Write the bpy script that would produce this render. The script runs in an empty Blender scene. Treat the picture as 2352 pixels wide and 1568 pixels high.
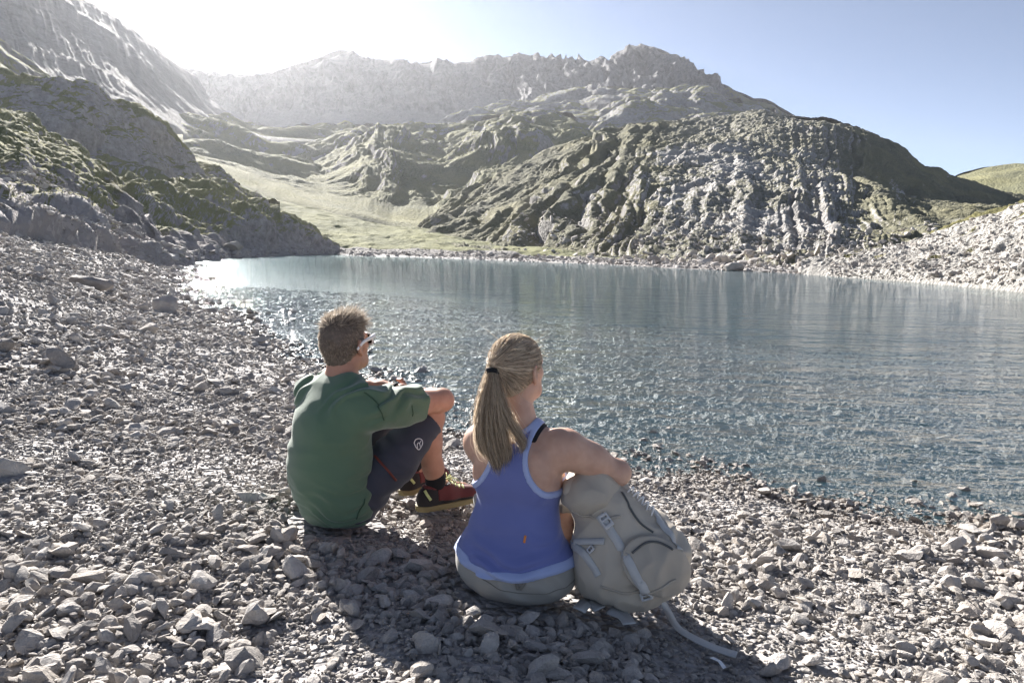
import bpy, math, random, time
import numpy as np
from mathutils import Matrix, Vector
T0 = time.time()
sc = bpy.context.scene
COL = sc.collection
R_ = math.radians

# ------------------------------------------------------------------ camera
CAM_Z = 1.38
PITCH = math.atan((784 - 573) / 1568.0)
ROLL = R_(1.0)
cam_d = bpy.data.cameras.new("camera")
cam_d.lens = 24.0
cam_d.sensor_width = 36.0
cam_d.clip_start = 0.05
cam_d.clip_end = 20000
cam = bpy.data.objects.new("camera", cam_d)
COL.objects.link(cam)
CAM_ROT = Matrix.Rotation(math.pi / 2 - PITCH, 3, 'X') @ Matrix.Rotation(ROLL, 3, 'Z')
cam.matrix_world = Matrix.Translation((0, 0, CAM_Z)) @ CAM_ROT.to_4x4()
sc.camera = cam
CR = np.array(CAM_ROT)
CAMP = np.array([0, 0, CAM_Z])

def ray(px, py):
    d = np.stack([(np.asarray(px, float) - 1176) / 1568, (784 - np.asarray(py, float)) / 1568,
                  -np.ones_like(np.asarray(px, float))], -1)
    return d @ CR.T

def at_range(px, py, rng):                    # the point seen there at a horizontal range
    d = ray(px, py)
    h = np.hypot(d[..., 0], d[..., 1])
    return CAMP + d * (np.asarray(rng, float) / h)[..., None]

def at_z(px, py, z):
    d = ray(px, py)
    return CAMP + d * ((z - CAM_Z) / d[..., 2])[..., None]

def project(p):
    q = (np.asarray(p, float) - CAMP) @ CR
    w = -q[..., 2]
    return 1176 + 1568 * q[..., 0] / w, 784 - 1568 * q[..., 1] / w, w

# ------------------------------------------------------------------ world, sun, exposure
SUN_EL, SUN_AZ = R_(24.0), R_(-27.5)          # azimuth from +Y towards +X
world = bpy.data.worlds.new("World")
sc.world = world
world.use_nodes = True
wn = world.node_tree.nodes
bg = wn["Background"]
sky = wn.new("ShaderNodeTexSky")
sky.sky_type = 'NISHITA'
sky.sun_disc = False
sky.sun_elevation = SUN_EL
sky.sun_rotation = SUN_AZ
sky.altitude = 2400
sky.air_density = 0.58
sky.dust_density = 0.12
sky.ozone_density = 1.2
bg.inputs[1].default_value = 0.05
hs = wn.new("ShaderNodeHueSaturation")
hs.inputs["Saturation"].default_value = 0.76
world.node_tree.links.new(sky.outputs[0], hs.inputs["Color"])
world.node_tree.links.new(hs.outputs[0], bg.inputs[0])
sun_d = bpy.data.lights.new("sun", 'SUN')
sun_d.energy = 5.0
sun_d.angle = R_(0.53)
sun_d.color = (1.0, 0.96, 0.91)
sun = bpy.data.objects.new("sun", sun_d)
COL.objects.link(sun)
SUN_DIR = Vector((math.sin(SUN_AZ) * math.cos(SUN_EL), math.cos(SUN_AZ) * math.cos(SUN_EL), math.sin(SUN_EL)))
sun.rotation_euler = SUN_DIR.to_track_quat('Z', 'Y').to_euler()
sc.view_settings.view_transform = 'Standard'
sc.view_settings.look = 'None'
sc.view_settings.gamma = 1.0
sc.view_settings.use_curve_mapping = False
sc.view_settings.exposure = 1.85
sc.render.engine = 'CYCLES'
sc.cycles.use_denoising = True
sc.cycles.max_bounces = 6
sc.cycles.diffuse_bounces = 3
sc.cycles.glossy_bounces = 3
sc.cycles.transmission_bounces = 4
sc.cycles.transparent_max_bounces = 10
sc.cycles.volume_bounces = 0
sc.cycles.caustics_reflective = False
sc.cycles.caustics_refractive = False
sc.cycles.sample_clamp_indirect = 4.0

# ------------------------------------------------------------------ noise
_rs = np.random.RandomState(7)
_PERM = _rs.permutation(256)
_PERM = np.concatenate([_PERM, _PERM, _PERM])
_GR = _rs.normal(size=(256, 3)).astype(np.float32)
_GR /= np.linalg.norm(_GR, axis=1)[:, None]

def perlin(p, seed=0):
    p = np.asarray(p, np.float32)
    i0 = np.floor(p)
    f = p - i0
    i = i0.astype(np.int64)
    u = f * f * f * (f * (f * 6 - 15) + 10)
    X, Y, Z = (i[:, 0] + seed * 37) & 255, (i[:, 1] + seed * 17) & 255, (i[:, 2] + seed * 101) & 255
    out = np.zeros(len(p), np.float32)
    for dx in (0, 1):
        wx = u[:, 0] if dx else 1 - u[:, 0]
        ax = _PERM[(X + dx) & 255]
        for dy in (0, 1):
            wy = u[:, 1] if dy else 1 - u[:, 1]
            axy = _PERM[ax + ((Y + dy) & 255)]
            for dz in (0, 1):
                wz = u[:, 2] if dz else 1 - u[:, 2]
                g = _GR[_PERM[axy + ((Z + dz) & 255)]]
                out += wx * wy * wz * (g[:, 0] * (f[:, 0] - dx) + g[:, 1] * (f[:, 1] - dy) + g[:, 2] * (f[:, 2] - dz))
    return out * 1.6

def fbm(p, oct=5, seed=0, gain=0.5):
    p = np.asarray(p, np.float32)
    a, s = 1.0, np.zeros(len(p), np.float32)
    for k in range(oct):
        s += a * perlin(p, seed + k)
        p = p * 2.03
        a *= gain
    return s

def ridged(p, oct=5, seed=0, gain=0.5):
    p = np.asarray(p, np.float32)
    a, s, w = 1.0, np.zeros(len(p), np.float32), 1.0
    for k in range(oct):
        n = 1 - np.abs(perlin(p, seed + k))
        n = n * n * w
        w = np.clip(n * 1.6, 0, 1)
        s += a * n
        p = p * 2.07
        a *= gain
    return s

def billow(p, oct=5, seed=0, gain=0.5):
    """rounded swells parted by sharp gullies"""
    p = np.asarray(p, np.float32)
    a, s = 1.0, np.zeros(len(p), np.float32)
    for k in range(oct):
        s += a * (np.abs(perlin(p, seed + k)) - 0.28)
        p = p * 2.05
        a *= gain
    return s

def sstep(x, a, b):
    t = np.clip((x - a) / (b - a), 0, 1)
    return t * t * (3 - 2 * t)

# ------------------------------------------------------------------ mesh and node helpers
def new_mesh(name, v, f, mat=None, parent=None, smooth=True, attrs=None, quads=True):
    me = bpy.data.meshes.new(name)
    v = np.asarray(v, np.float32)
    f = np.asarray(f, np.int32)
    n, k = f.shape
    me.vertices.add(len(v))
    me.vertices.foreach_set("co", v.ravel())
    me.loops.add(n * k)
    me.loops.foreach_set("vertex_index", f.ravel())
    me.polygons.add(n)
    me.polygons.foreach_set("loop_start", np.arange(0, n * k, k, dtype=np.int32))
    me.polygons.foreach_set("loop_total", np.full(n, k, np.int32))
    me.polygons.foreach_set("use_smooth", np.full(n, smooth, bool))
    for an, av in (attrs or {}).items():
        av = np.asarray(av, np.float32)
        if av.ndim == 1:
            at = me.attributes.new(an, 'FLOAT', 'POINT')
            at.data.foreach_set("value", av)
        else:
            at = me.attributes.new(an, 'FLOAT_VECTOR', 'POINT')
            at.data.foreach_set("vector", av.ravel())
    me.update()
    me.validate()
    o = bpy.data.objects.new(name, me)
    COL.objects.link(o)
    if mat:
        me.materials.append(mat)
    if parent:
        o.parent = parent
    return o

def grid_faces(nu, nv):
    i = np.arange(nu * nv).reshape(nv, nu)
    return np.stack([i[:-1, :-1], i[:-1, 1:], i[1:, 1:], i[1:, :-1]], -1).reshape(-1, 4)

def tag(o, label=None, cat=None, group=None, kind=None):
    if label: o['label'] = label
    if cat: o['category'] = cat
    if group: o['group'] = group
    if kind: o['kind'] = kind
    return o

class NT:
    def __init__(self, name, rough=0.9, spec=0.2):
        self.m = bpy.data.materials.new(name)
        self.m.use_nodes = True
        self.t = self.m.node_tree
        self.n = self.t.nodes
        self.b = self.n["Principled BSDF"]
        self.b.inputs["Roughness"].default_value = rough
        self.b.inputs["Specular IOR Level"].default_value = spec
    def new(self, typ, **kw):
        nd = self.n.new("ShaderNode" + typ)
        for k, v in kw.items():
            if k.startswith("i_"):
                self.put(nd.inputs[k[2:].replace("_", " ")], v)
            else:
                setattr(nd, k, v)
        return nd
    def put(self, sock, v):
        if isinstance(v, bpy.types.NodeSocket):
            self.t.links.new(v, sock)
        else:
            sock.default_value = v
    def coord(self, which="Object", scale=(1, 1, 1)):
        c = self.new("TexCoord")
        m = self.new("Mapping")
        self.t.links.new(c.outputs[which], m.inputs[0])
        m.inputs["Scale"].default_value = scale
        return m.outputs[0]
    def noise(self, vec, scale, detail=4, rough=0.55):
        nd = self.new("TexNoise")
        self.put(nd.inputs["Vector"], vec)
        nd.inputs["Scale"].default_value = scale
        nd.inputs["Detail"].default_value = detail
        nd.inputs["Roughness"].default_value = rough
        return nd.outputs["Fac"]
    def voro(self, vec, scale, feature='F1', out="Distance"):
        nd = self.new("TexVoronoi")
        nd.feature = feature
        self.put(nd.inputs["Vector"], vec)
        nd.inputs["Scale"].default_value = scale
        return nd.outputs[out]
    def ramp(self, fac, stops):
        nd = self.new("ValToRGB")
        cr = nd.color_ramp
        while len(cr.elements) < len(stops):
            cr.elements.new(0.5)
        for e, (p, c) in zip(cr.elements, stops):
            e.position = p
            e.color = tuple(c) + (1,) if len(c) == 3 else c
        self.put(nd.inputs[0], fac)
        return nd.outputs[0]
    def mix(self, fac, a, b, mode='MIX'):
        nd = self.new("Mix")
        nd.data_type = 'RGBA'
        nd.blend_type = mode
        self.put(nd.inputs[0], fac)
        for s, v in ((nd.inputs[6], a), (nd.inputs[7], b)):
            self.put(s, v if isinstance(v, bpy.types.NodeSocket) else (tuple(v) + (1,))[:4])
        return nd.outputs[2]
    def math(self, op, a, b=0.0, c=0.0, clamp=False):
        nd = self.new("Math")
        nd.operation = op
        nd.use_clamp = clamp
        self.put(nd.inputs[0], a)
        self.put(nd.inputs[1], b)
        self.put(nd.inputs[2], c)
        return nd.outputs[0]
    def attr(self, name, out="Fac"):
        nd = self.new("Attribute")
        nd.attribute_name = name
        return nd.outputs[out]
    def bump(self, h, strength=0.5, dist=0.01, normal=None):
        nd = self.new("Bump")
        nd.inputs["Strength"].default_value = strength
        nd.inputs["Distance"].default_value = dist
        self.put(nd.inputs["Height"], h)
        if normal: self.put(nd.inputs["Normal"], normal)
        return nd.outputs[0]
    def done(self, color, normal=None, rough=None):
        self.put(self.b.inputs["Base Color"], color if isinstance(color, bpy.types.NodeSocket) else (tuple(color) + (1,))[:4])
        if normal: self.put(self.b.inputs["Normal"], normal)
        if rough is not None: self.put(self.b.inputs["Roughness"], rough)
        return self.m

def terrain_mat(name, rock, scree, grass, size, bump_d, speck=0.5):
    """rock / scree / grass by mesh attributes, colour grain at a real size in metres"""
    t = NT(name, 0.95, 0.1)
    v = t.coord()
    n1 = t.noise(v, 1.0 / size, 6, 0.65)
    n2 = t.noise(v, 5.0 / size, 5, 0.7)
    n3 = t.noise(v, 0.18 / size, 4, 0.6)
    rk = t.mix(t.ramp(n1, [(0.3, (0, 0, 0)), (0.7, (1, 1, 1))]), [c * 0.62 for c in rock], [c * 1.3 for c in rock])
    sr = t.mix(n2, [c * 0.75 for c in scree], [c * 1.2 for c in scree])
    vo = t.voro(v, 3.2 / size, 'F1', "Color")
    bw = t.new("RGBToBW")
    t.put(bw.inputs[0], vo)
    sr = t.mix(t.math('MULTIPLY', t.ramp(bw.outputs[0], [(0.62, (0, 0, 0)), (0.8, (1, 1, 1))]), speck), sr, [min(1, c * 1.5) for c in scree])
    gr = t.mix(t.ramp(n2, [(0.3, (0, 0, 0)), (0.75, (1, 1, 1))]), [c * 0.6 for c in grass], [grass[0] * 1.35, grass[1] * 1.25, grass[2] * 1.3])
    gr = t.mix(t.ramp(n3, [(0.4, (0, 0, 0)), (0.65, (1, 1, 1))]), gr, [grass[0] * 1.22, grass[1] * 1.12, grass[2] * 1.0])
    base = t.mix(t.attr("scree"), rk, sr)
    gfac = t.math('ADD', t.attr("grass"), t.math('MULTIPLY', t.math('SUBTRACT', n2, 0.5), 1.1))
    base = t.mix(t.ramp(gfac, [(0.38, (0, 0, 0)), (0.62, (1, 1, 1))]), base, gr)
    h = t.math('ADD', t.math('MULTIPLY', n2, 0.7), t.math('MULTIPLY', t.voro(v, 4.0 / size), 0.5))
    return t.done(base, t.bump(h, 0.9, bump_d))

ROCK = (0.29, 0.275, 0.262)
SCREE = (0.33, 0.32, 0.315)
GRASS = (0.235, 0.245, 0.15)

# ------------------------------------------------------------------ lofted terrain sheets
def catmull(rows, vs):
    """rows (M,n,3) -> positions at parameters vs in [0,M-1]"""
    M = len(rows)
    i = np.clip(np.floor(vs).astype(int), 0, M - 2)
    t = (vs - i)[:, None, None]
    p0, p1, p2, p3 = rows[np.clip(i - 1, 0, M - 1)], rows[i], rows[i + 1], rows[np.clip(i + 2, 0, M - 1)]
    return (p1 + 0.5 * t * ((p2 - p0) + t * ((2 * p0 - 5 * p1 + 4 * p2 - p3) + t * (3 * (p1 - p2) + p3 - p0)))) * 1.0

def smooth1(a, k):
    if k < 2: return a
    w = np.hanning(k + 2)[1:-1]
    w /= w.sum()
    pad = np.pad(a, k, mode='edge')
    return np.convolve(pad, w, 'same')[k:-k]

def normals_of(P):
    du = np.gradient(P, axis=1)
    dv = np.gradient(P, axis=0)
    n = np.cross(du, dv)
    n /= np.maximum(np.linalg.norm(n, axis=-1, keepdims=True), 1e-9)
    return n

def loft(name, px0, px1, nu, rows, counts, disp, mat, back=(60, -0.5), kind='structure', smooth_k=9, grass=None, scree=None, down=3.0):
    """rows: from the foot up to the crest, each a list of (px, py, range in metres) read along the photograph's
    columns and set at its own distance; the sheet goes on behind the crest and below the foot."""
    px = np.linspace(px0, px1, nu)
    L = []
    for r in rows:
        r = np.array(r, float)
        py = smooth1(np.interp(px, r[:, 0], r[:, 1]), smooth_k)
        R = np.exp(smooth1(np.interp(px, r[:, 0], np.log(r[:, 2])), smooth_k * 3))
        L.append(at_range(px, py, R))
    foot = L[0].copy()
    out = L[0][:, :2] / np.linalg.norm(L[0][:, :2], axis=1)[:, None]
    foot[:, :2] -= out * down * 0.5
    foot[:, 2] -= down
    crest = L[-1]
    outc = crest[:, :2] / np.linalg.norm(crest[:, :2], axis=1)[:, None]
    b1 = crest.copy(); b1[:, :2] += outc * back[0] * 0.4; b1[:, 2] += back[1] * back[0] * 0.3
    b2 = crest.copy(); b2[:, :2] += outc * back[0]; b2[:, 2] += back[1] * back[0]
    rowsP = np.stack([foot] + L + [b1, b2])
    cn = [4] + list(counts) + [14, 10]
    vs = np.concatenate([np.linspace(i, i + 1, c, endpoint=False) for i, c in enumerate(cn)] + [[len(cn)]])
    P = catmull(rowsP, vs)
    n = normals_of(P)
    if n[len(n) // 2, :, 2].mean() < 0: n = -n
    V = np.broadcast_to(vs[:, None], P.shape[:2])
    U = np.broadcast_to(px[None, :], P.shape[:2])
    d = disp(P.reshape(-1, 3), U.ravel(), V.ravel())
    d = d.reshape(P.shape[:2])
    P = P + n * d[..., None]
    n2 = normals_of(P)
    if n2[len(n2) // 2, :, 2].mean() < 0: n2 = -n2
    flat = P.reshape(-1, 3)
    g = grass(flat, n2.reshape(-1, 3), U.ravel(), V.ravel()) if grass else np.zeros(len(flat))
    s = scree(flat, n2.reshape(-1, 3), U.ravel(), V.ravel()) if scree else np.zeros(len(flat))
    o = new_mesh(name, flat, grid_faces(nu, len(vs)), mat, attrs={"grass": np.clip(g, 0, 1), "scree": np.clip(s, 0, 1)})
    o['kind'] = kind
    SHEETS.append((P, V, U))
    return o
SHEETS = []

# ------------------------------------------------------------------ the lake's outline, on the water plane z = 0
near_px = [(2352, 1212), (2180, 1196), (2000, 1180), (1800, 1160), (1650, 1135), (1500, 1095), (1380, 1050), (1250, 1015), (1090, 993), (1030, 988),
           (960, 965), (880, 930), (800, 885), (725, 850), (640, 795), (520, 742), (440, 706), (392, 688), (384, 672), (392, 650), (400, 628), (405, 613)]
far_px = [(520, 592), (612, 588), (700, 585), (768, 584), (830, 588), (950, 590), (1100, 596), (1250, 602), (1400, 608), (1540, 615),
          (1700, 622), (1900, 631), (2100, 642), (2352, 657), (2700, 680), (3200, 715)]
LAKE = np.array([at_z(a, b, 0.0)[:2] for a, b in near_px + far_px] + [(30, 12), (12, 4.2), (6, 3.0)])

def lake_sd(xy):
    """signed distance to the shore, positive on land"""
    xy = np.asarray(xy, np.float32)
    a = LAKE.astype(np.float32)
    b = np.roll(a, -1, 0)
    best = np.full(len(xy), 1e9, np.float32)
    inside = np.zeros(len(xy), bool)
    for p, q in zip(a, b):
        e = q - p
        w = xy - p
        t = np.clip((w @ e) / max(e @ e, 1e-9), 0, 1)
        dd = w - t[:, None] * e
        best = np.minimum(best, (dd * dd).sum(1))
        c = ((p[1] > xy[:, 1]) != (q[1] > xy[:, 1]))
        with np.errstate(divide='ignore', invalid='ignore'):
            xx = (q[0] - p[0]) * (xy[:, 1] - p[1]) / (q[1] - p[1]) + p[0]
        inside ^= c & (xy[:, 0] < xx)
    d = np.sqrt(best)
    return np.where(inside, -d, d)

MOUNDS = [(-0.71, 2.64, 0.036, 0.55), (0.02, 2.12, 0.010, 0.45), (0.36, 2.07, 0.02, 0.4)]   # low heaps of shingle under the two people

def ground_z(xy):
    xy = np.asarray(xy, np.float32)
    d = lake_sd(xy)
    x, y = xy[:, 0], xy[:, 1]
    p2 = np.stack([x, y, np.zeros_like(x)], 1)
    d = d + 0.10 * fbm(p2 * 0.9, 3, 5) * np.clip(np.hypot(x, y) / 6, 0.4, 3)
    land = 0.115 * np.minimum(d, 2.5) + 0.03 * np.clip(d - 2.5, 0, 6)
    left = sstep(-x - 0.25 * y, 0.0, 6.0) * sstep(y, 2.0, 9.0) * (1 - sstep(y, 42.0, 62.0))
    land = land + left * np.clip(d - 1.0, 0, 60) * 0.30
    land = land + 0.02 * np.clip(d - 8, 0, 100) * (1 - left)
    bed = np.where(d > -7, 0.060 * d, -0.42 + 0.11 * (d + 7))
    bed = np.maximum(bed, -7.0 + 0.4 * fbm(p2 * 0.05, 2, 9))
    z = np.where(d > 0, np.minimum(land, 26), bed)
    near = np.exp(-np.hypot(x, y) / 14)
    for mx, my, mh, mr in MOUNDS:
        z = z + mh * np.exp(-((x - mx) ** 2 + (y - my) ** 2) / (mr * mr))
    z = z + 0.035 * fbm(p2 * 1.1, 4, 11) * near + 0.05 * fbm(p2 * 0.45, 3, 13) * sstep(np.hypot(x, y), 3, 12)
    return z

# ------------------------------------------------------------------ ground: beach, lake bed and valley floor as one sheet
def build_ground():
    az = np.concatenate([np.linspace(-52, 52, 420), np.linspace(52, 308, 70)[1:-1]])
    az = R_(1) * az
    rr = np.concatenate([[0.0], np.geomspace(0.35, 60, 330), np.geomspace(60, 9000, 90)[1:]])
    A, Rr = np.meshgrid(az, rr)
    xy = np.stack([np.sin(A) * Rr, np.cos(A) * Rr], -1).reshape(-1, 2)
    z = ground_z(xy)
    nu, nv = len(az), len(rr)
    f = grid_faces(nu, nv)
    i = np.arange(nu * nv).reshape(nv, nu)
    wrap = np.stack([i[:-1, -1], i[:-1, 0], i[1:, 0], i[1:, -1]], -1)
    f = np.concatenate([f, wrap])
    t = NT("shingle", 0.9, 0.25)
    v = t.coord()
    dist = t.voro(v, 34, 'F1')
    cell = t.voro(v, 34, 'F1', "Color")
    bw = t.new("RGBToBW"); t.put(bw.inputs[0], cell)
    dist2 = t.voro(v, 11, 'F1')
    cell2 = t.voro(v, 11, 'F1', "Color")
    bw2 = t.new("RGBToBW"); t.put(bw2.inputs[0], cell2)
    c = t.ramp(bw.outputs[0], [(0.1, (0.21, 0.20, 0.20)), (0.5, (0.36, 0.34, 0.335)), (0.9, (0.50, 0.48, 0.47))])
    c2 = t.ramp(bw2.outputs[0], [(0.2, (0.25, 0.235, 0.23)), (0.8, (0.42, 0.40, 0.385))])
    c = t.mix(0.45, c, c2)
    big = t.noise(v, 0.35, 4)
    c = t.mix(t.ramp(big, [(0.35, (0, 0, 0)), (0.7, (1, 1, 1))]), c, t.mix(0.5, c, (0.33, 0.305, 0.285)))
    wet = t.attr("wet")
    c = t.mix(wet, c, t.mix(1.0, c, (0.7, 0.66, 0.62), 'MULTIPLY'))
    depth_shade = t.attr("depth_shade")
    c = t.mix(depth_shade, c, (0.035, 0.060, 0.065))  # bed darkens with depth: light lost in deep water, painted into its colour
    h = t.math('ADD', t.math('MULTIPLY', dist, -0.6), t.math('MULTIPLY', dist2, -1.4))
    h = t.math('ADD', h, t.math('MULTIPLY', bw2.outputs[0], 0.5))
    sd = lake_sd(xy)
    rough = t.math('SUBTRACT', 0.92, t.math('MULTIPLY', wet, 0.55))
    mat = t.done(c, t.bump(h, 1.0, 0.05), rough)
    wetv = np.exp(-np.clip(z, 0, 1) / 0.03) * (z < 0.2)
    o = new_mesh("ground", np.column_stack([xy, z]), f[:, ::-1], mat, attrs={"wet": wetv, "depth_shade": sstep(-z, 0.5, 3.0)})
    o['kind'] = 'structure'
    return o
build_ground()

# ------------------------------------------------------------------ lake water: a closed body, clear near the shore, blue-green where deep
def build_water():
    t = NT("lake_water")
    t.n.remove(t.b)
    out = t.n["Material Output"]
    v = t.coord("Object", (0.8, 2.0, 1.0))
    n1 = t.noise(v, 5.5, 4, 0.55)
    n2 = t.noise(v, 1.3, 3, 0.5)
    n3 = t.noise(v, 0.22, 3, 0.5)
    h = t.math('ADD', t.math('MULTIPLY', n1, 0.016), t.math('ADD', t.math('MULTIPLY', n2, 0.050), t.math('MULTIPLY', n3, 0.16)))
    n4 = t.noise(t.coord('Object', (0.5, 1.4, 1.0)), 1.0, 5, 0.6)
    h = t.math('ADD', h, t.math('ADD', t.math('MULTIPLY', n4, 0.055), t.math('MULTIPLY', t.noise(t.coord('Object', (1.0, 1.5, 1.0)), 2.3, 4, 0.6), 0.045)))
    nrm = t.bump(h, 1.0, 1.0)
    geo = t.new("NewGeometry")
    fr = t.new("Fresnel")
    t.put(fr.inputs[0], t.math('SUBTRACT', 1.333, t.math('MULTIPLY', geo.outputs["Backfacing"], 0.583)))
    t.put(fr.inputs["Normal"], nrm)
    gl = t.new("BsdfGlossy"); gl.inputs["Roughness"].default_value = 0.03
    t.put(gl.inputs["Normal"], nrm)
    tr = t.new("BsdfTransparent"); tr.inputs[0].default_value = (0.93, 0.97, 0.98, 1)
    df = t.new("BsdfDiffuse"); df.inputs[0].default_value = (0.05, 0.15, 0.185, 1)
    m1 = t.new("MixShader"); m1.inputs[0].default_value = 0.17
    t.put(m1.inputs[1], tr.outputs[0]); t.put(m1.inputs[2], df.outputs[0])
    m2 = t.new("MixShader")
    t.put(m2.inputs[0], fr.outputs[0]); t.put(m2.inputs[1], m1.outputs[0]); t.put(m2.inputs[2], gl.outputs[0])
    t.put(out.inputs["Surface"], m2.outputs[0])
    ab = t.new("VolumeAbsorption"); ab.inputs[0].default_value = (0.50, 0.58, 0.57, 1); ab.inputs[1].default_value = 0.16
    t.put(out.inputs["Volume"], ab.outputs[0])
    # top sheet follows the lake's outline a little way under the shore, so its closed sides stay below ground
    c = LAKE.mean(0)
    pts = []
    for k in range(len(LAKE)):
        p, q = LAKE[k], LAKE[(k + 1) % len(LAKE)]
        pts += [p * (1 - s) + q * s for s in (0, 0.5)]
    pts = np.array(pts)
    nx = np.roll(pts, -1, 0) - np.roll(pts, 1, 0)
    nx = np.stack([nx[:, 1], -nx[:, 0]], 1)
    nx /= np.linalg.norm(nx, axis=1)[:, None]
    area = np.sum(LAKE[:, 0] * np.roll(LAKE[:, 1], -1) - LAKE[:, 1] * np.roll(LAKE[:, 0], -1))
    sgn = 1 if area > 0 else -1
    dist = np.linalg.norm(pts, axis=1)
    pts = pts + nx * sgn * np.clip(dist * 0.03, 0.35, 2.5)[:, None]
    import bmesh
    bm = bmesh.new()
    top = [bm.verts.new((p[0], p[1], 0.0)) for p in pts]
    bot = [bm.verts.new((p[0], p[1], -9.0)) for p in pts]
    if sgn < 0: top.reverse(); bot.reverse()
    bm.faces.new(top); bm.faces.new(bot[::-1])
    n = len(top)
    for k in range(n):
        bm.faces.new((top[(k + 1) % n], top[k], bot[k], bot[(k + 1) % n]))
    bmesh.ops.triangulate(bm, faces=bm.faces[:])
    me = bpy.data.meshes.new("water"); bm.to_mesh(me); bm.free()
    me.materials.append(t.m)
    o = bpy.data.objects.new("water", me); COL.objects.link(o)
    o['kind'] = 'structure'
build_water()

# ------------------------------------------------------------------ mountains and hills, far to near
up_grass = lambda lo, hi, amt=1.0: (lambda P, n, U, V: amt * sstep(n[:, 2] + 0.25 * fbm(P * 0.02, 4, 31), lo, hi))

m_far = terrain_mat("far_rock", (0.20, 0.195, 0.20), (0.25, 0.245, 0.245), GRASS, 14, 6.0, 0.2)
m_mid = terrain_mat("karst_rock", ROCK, SCREE, GRASS, 5, 1.6, 0.3)
m_spur = terrain_mat("spur_rock", (0.32, 0.305, 0.29), (0.39, 0.375, 0.355), (0.205, 0.21, 0.15), 2.6, 0.9, 0.8)
m_left = terrain_mat("left_slope", (0.235, 0.225, 0.22), (0.27, 0.26, 0.25), GRASS, 8, 1.5, 0.3)
m_knoll = terrain_mat("knoll_rock", (0.36, 0.33, 0.315), (0.40, 0.37, 0.355), (0.24, 0.245, 0.13), 0.9, 0.25, 0.5)
m_bank = terrain_mat("bank_scree", (0.30, 0.285, 0.265), (0.35, 0.335, 0.31), (0.13, 0.13, 0.06), 0.8, 0.25, 1.0)
m_meadow = terrain_mat("meadow_grass", (0.26, 0.245, 0.23), (0.27, 0.255, 0.24), (0.20, 0.215, 0.115), 2.0, 0.25, 0.4)

# back ridge with the rocky summit
def d_ridge(P, U, V):
    a = ridged(P / 140, 6, 1, 0.52) - 0.9
    b = fbm(P / 60, 5, 3)
    rib = ridged(np.stack([U / 38 + fbm(P / 200, 3, 8) * 0.8, V * 0.5, P[:, 2] / 260], 1), 4, 12) - 0.9
    cliff = sstep(V, 1.6, 3.0)
    return (a * (3 + 13 * cliff) + b * (1.5 + 7 * cliff) + rib * 13 * cliff) * (1 - 0.72 * sstep(V, 3.4, 3.95)) * (1 - 0.75 * sstep(U, 1630, 1720))
crest = [(300, 120, 1400), (400, 165, 1400), (480, 178, 1400), (540, 180, 1400), (600, 182, 1400), (640, 172, 1400), (690, 157, 1400), (740, 138, 1400), (775, 124, 1400), (790, 121, 1400),
         (815, 130, 1400), (860, 143, 1400), (905, 144, 1400), (935, 158, 1400), (975, 150, 1400), (1010, 145, 1400), (1040, 153, 1400), (1075, 152, 1400), (1130, 142, 1400),
         (1190, 133, 1400), (1235, 134, 1400), (1290, 152, 1380), (1330, 152, 1370), (1370, 146, 1350), (1400, 148, 1330), (1425, 122, 1320), (1450, 117, 1310), (1485, 114, 1300),
         (1515, 122, 1300), (1540, 132, 1290), (1580, 156, 1270), (1620, 181, 1250), (1680, 214, 1220), (1730, 238, 1200), (1760, 240, 1190), (1790, 260, 1180), (1900, 330, 1100), (2100, 420, 1050)]
loft("mountain", 300, 2100, 1200, [
    [(300, 330, 950), (2100, 430, 850)],
    [(300, 280, 1080), (1050, 265, 1080), (1250, 260, 1000), (1500, 270, 950), (2100, 425, 900)],
    [(300, 215, 1230), (600, 232, 1230), (800, 190, 1240), (1050, 200, 1240), (1250, 190, 1200), (1480, 170, 1150), (1600, 215, 1120), (1790, 280, 1050), (2100, 422, 950)],
    crest], [10, 70, 120, 110], d_ridge, m_far, back=(300, -0.7), smooth_k=3, down=60,
    grass=lambda P, n, U, V: 0.55 * sstep(n[:, 2], 0.62, 0.85) * sstep(U, 1350, 1700) + 0.35 * sstep(n[:, 2], 0.6, 0.8) * sstep(V, 3.2, 4.0),
    scree=lambda P, n, U, V: sstep(n[:, 2] + 0.2 * fbm(P / 90, 4, 4), 0.55, 0.8))

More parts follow.
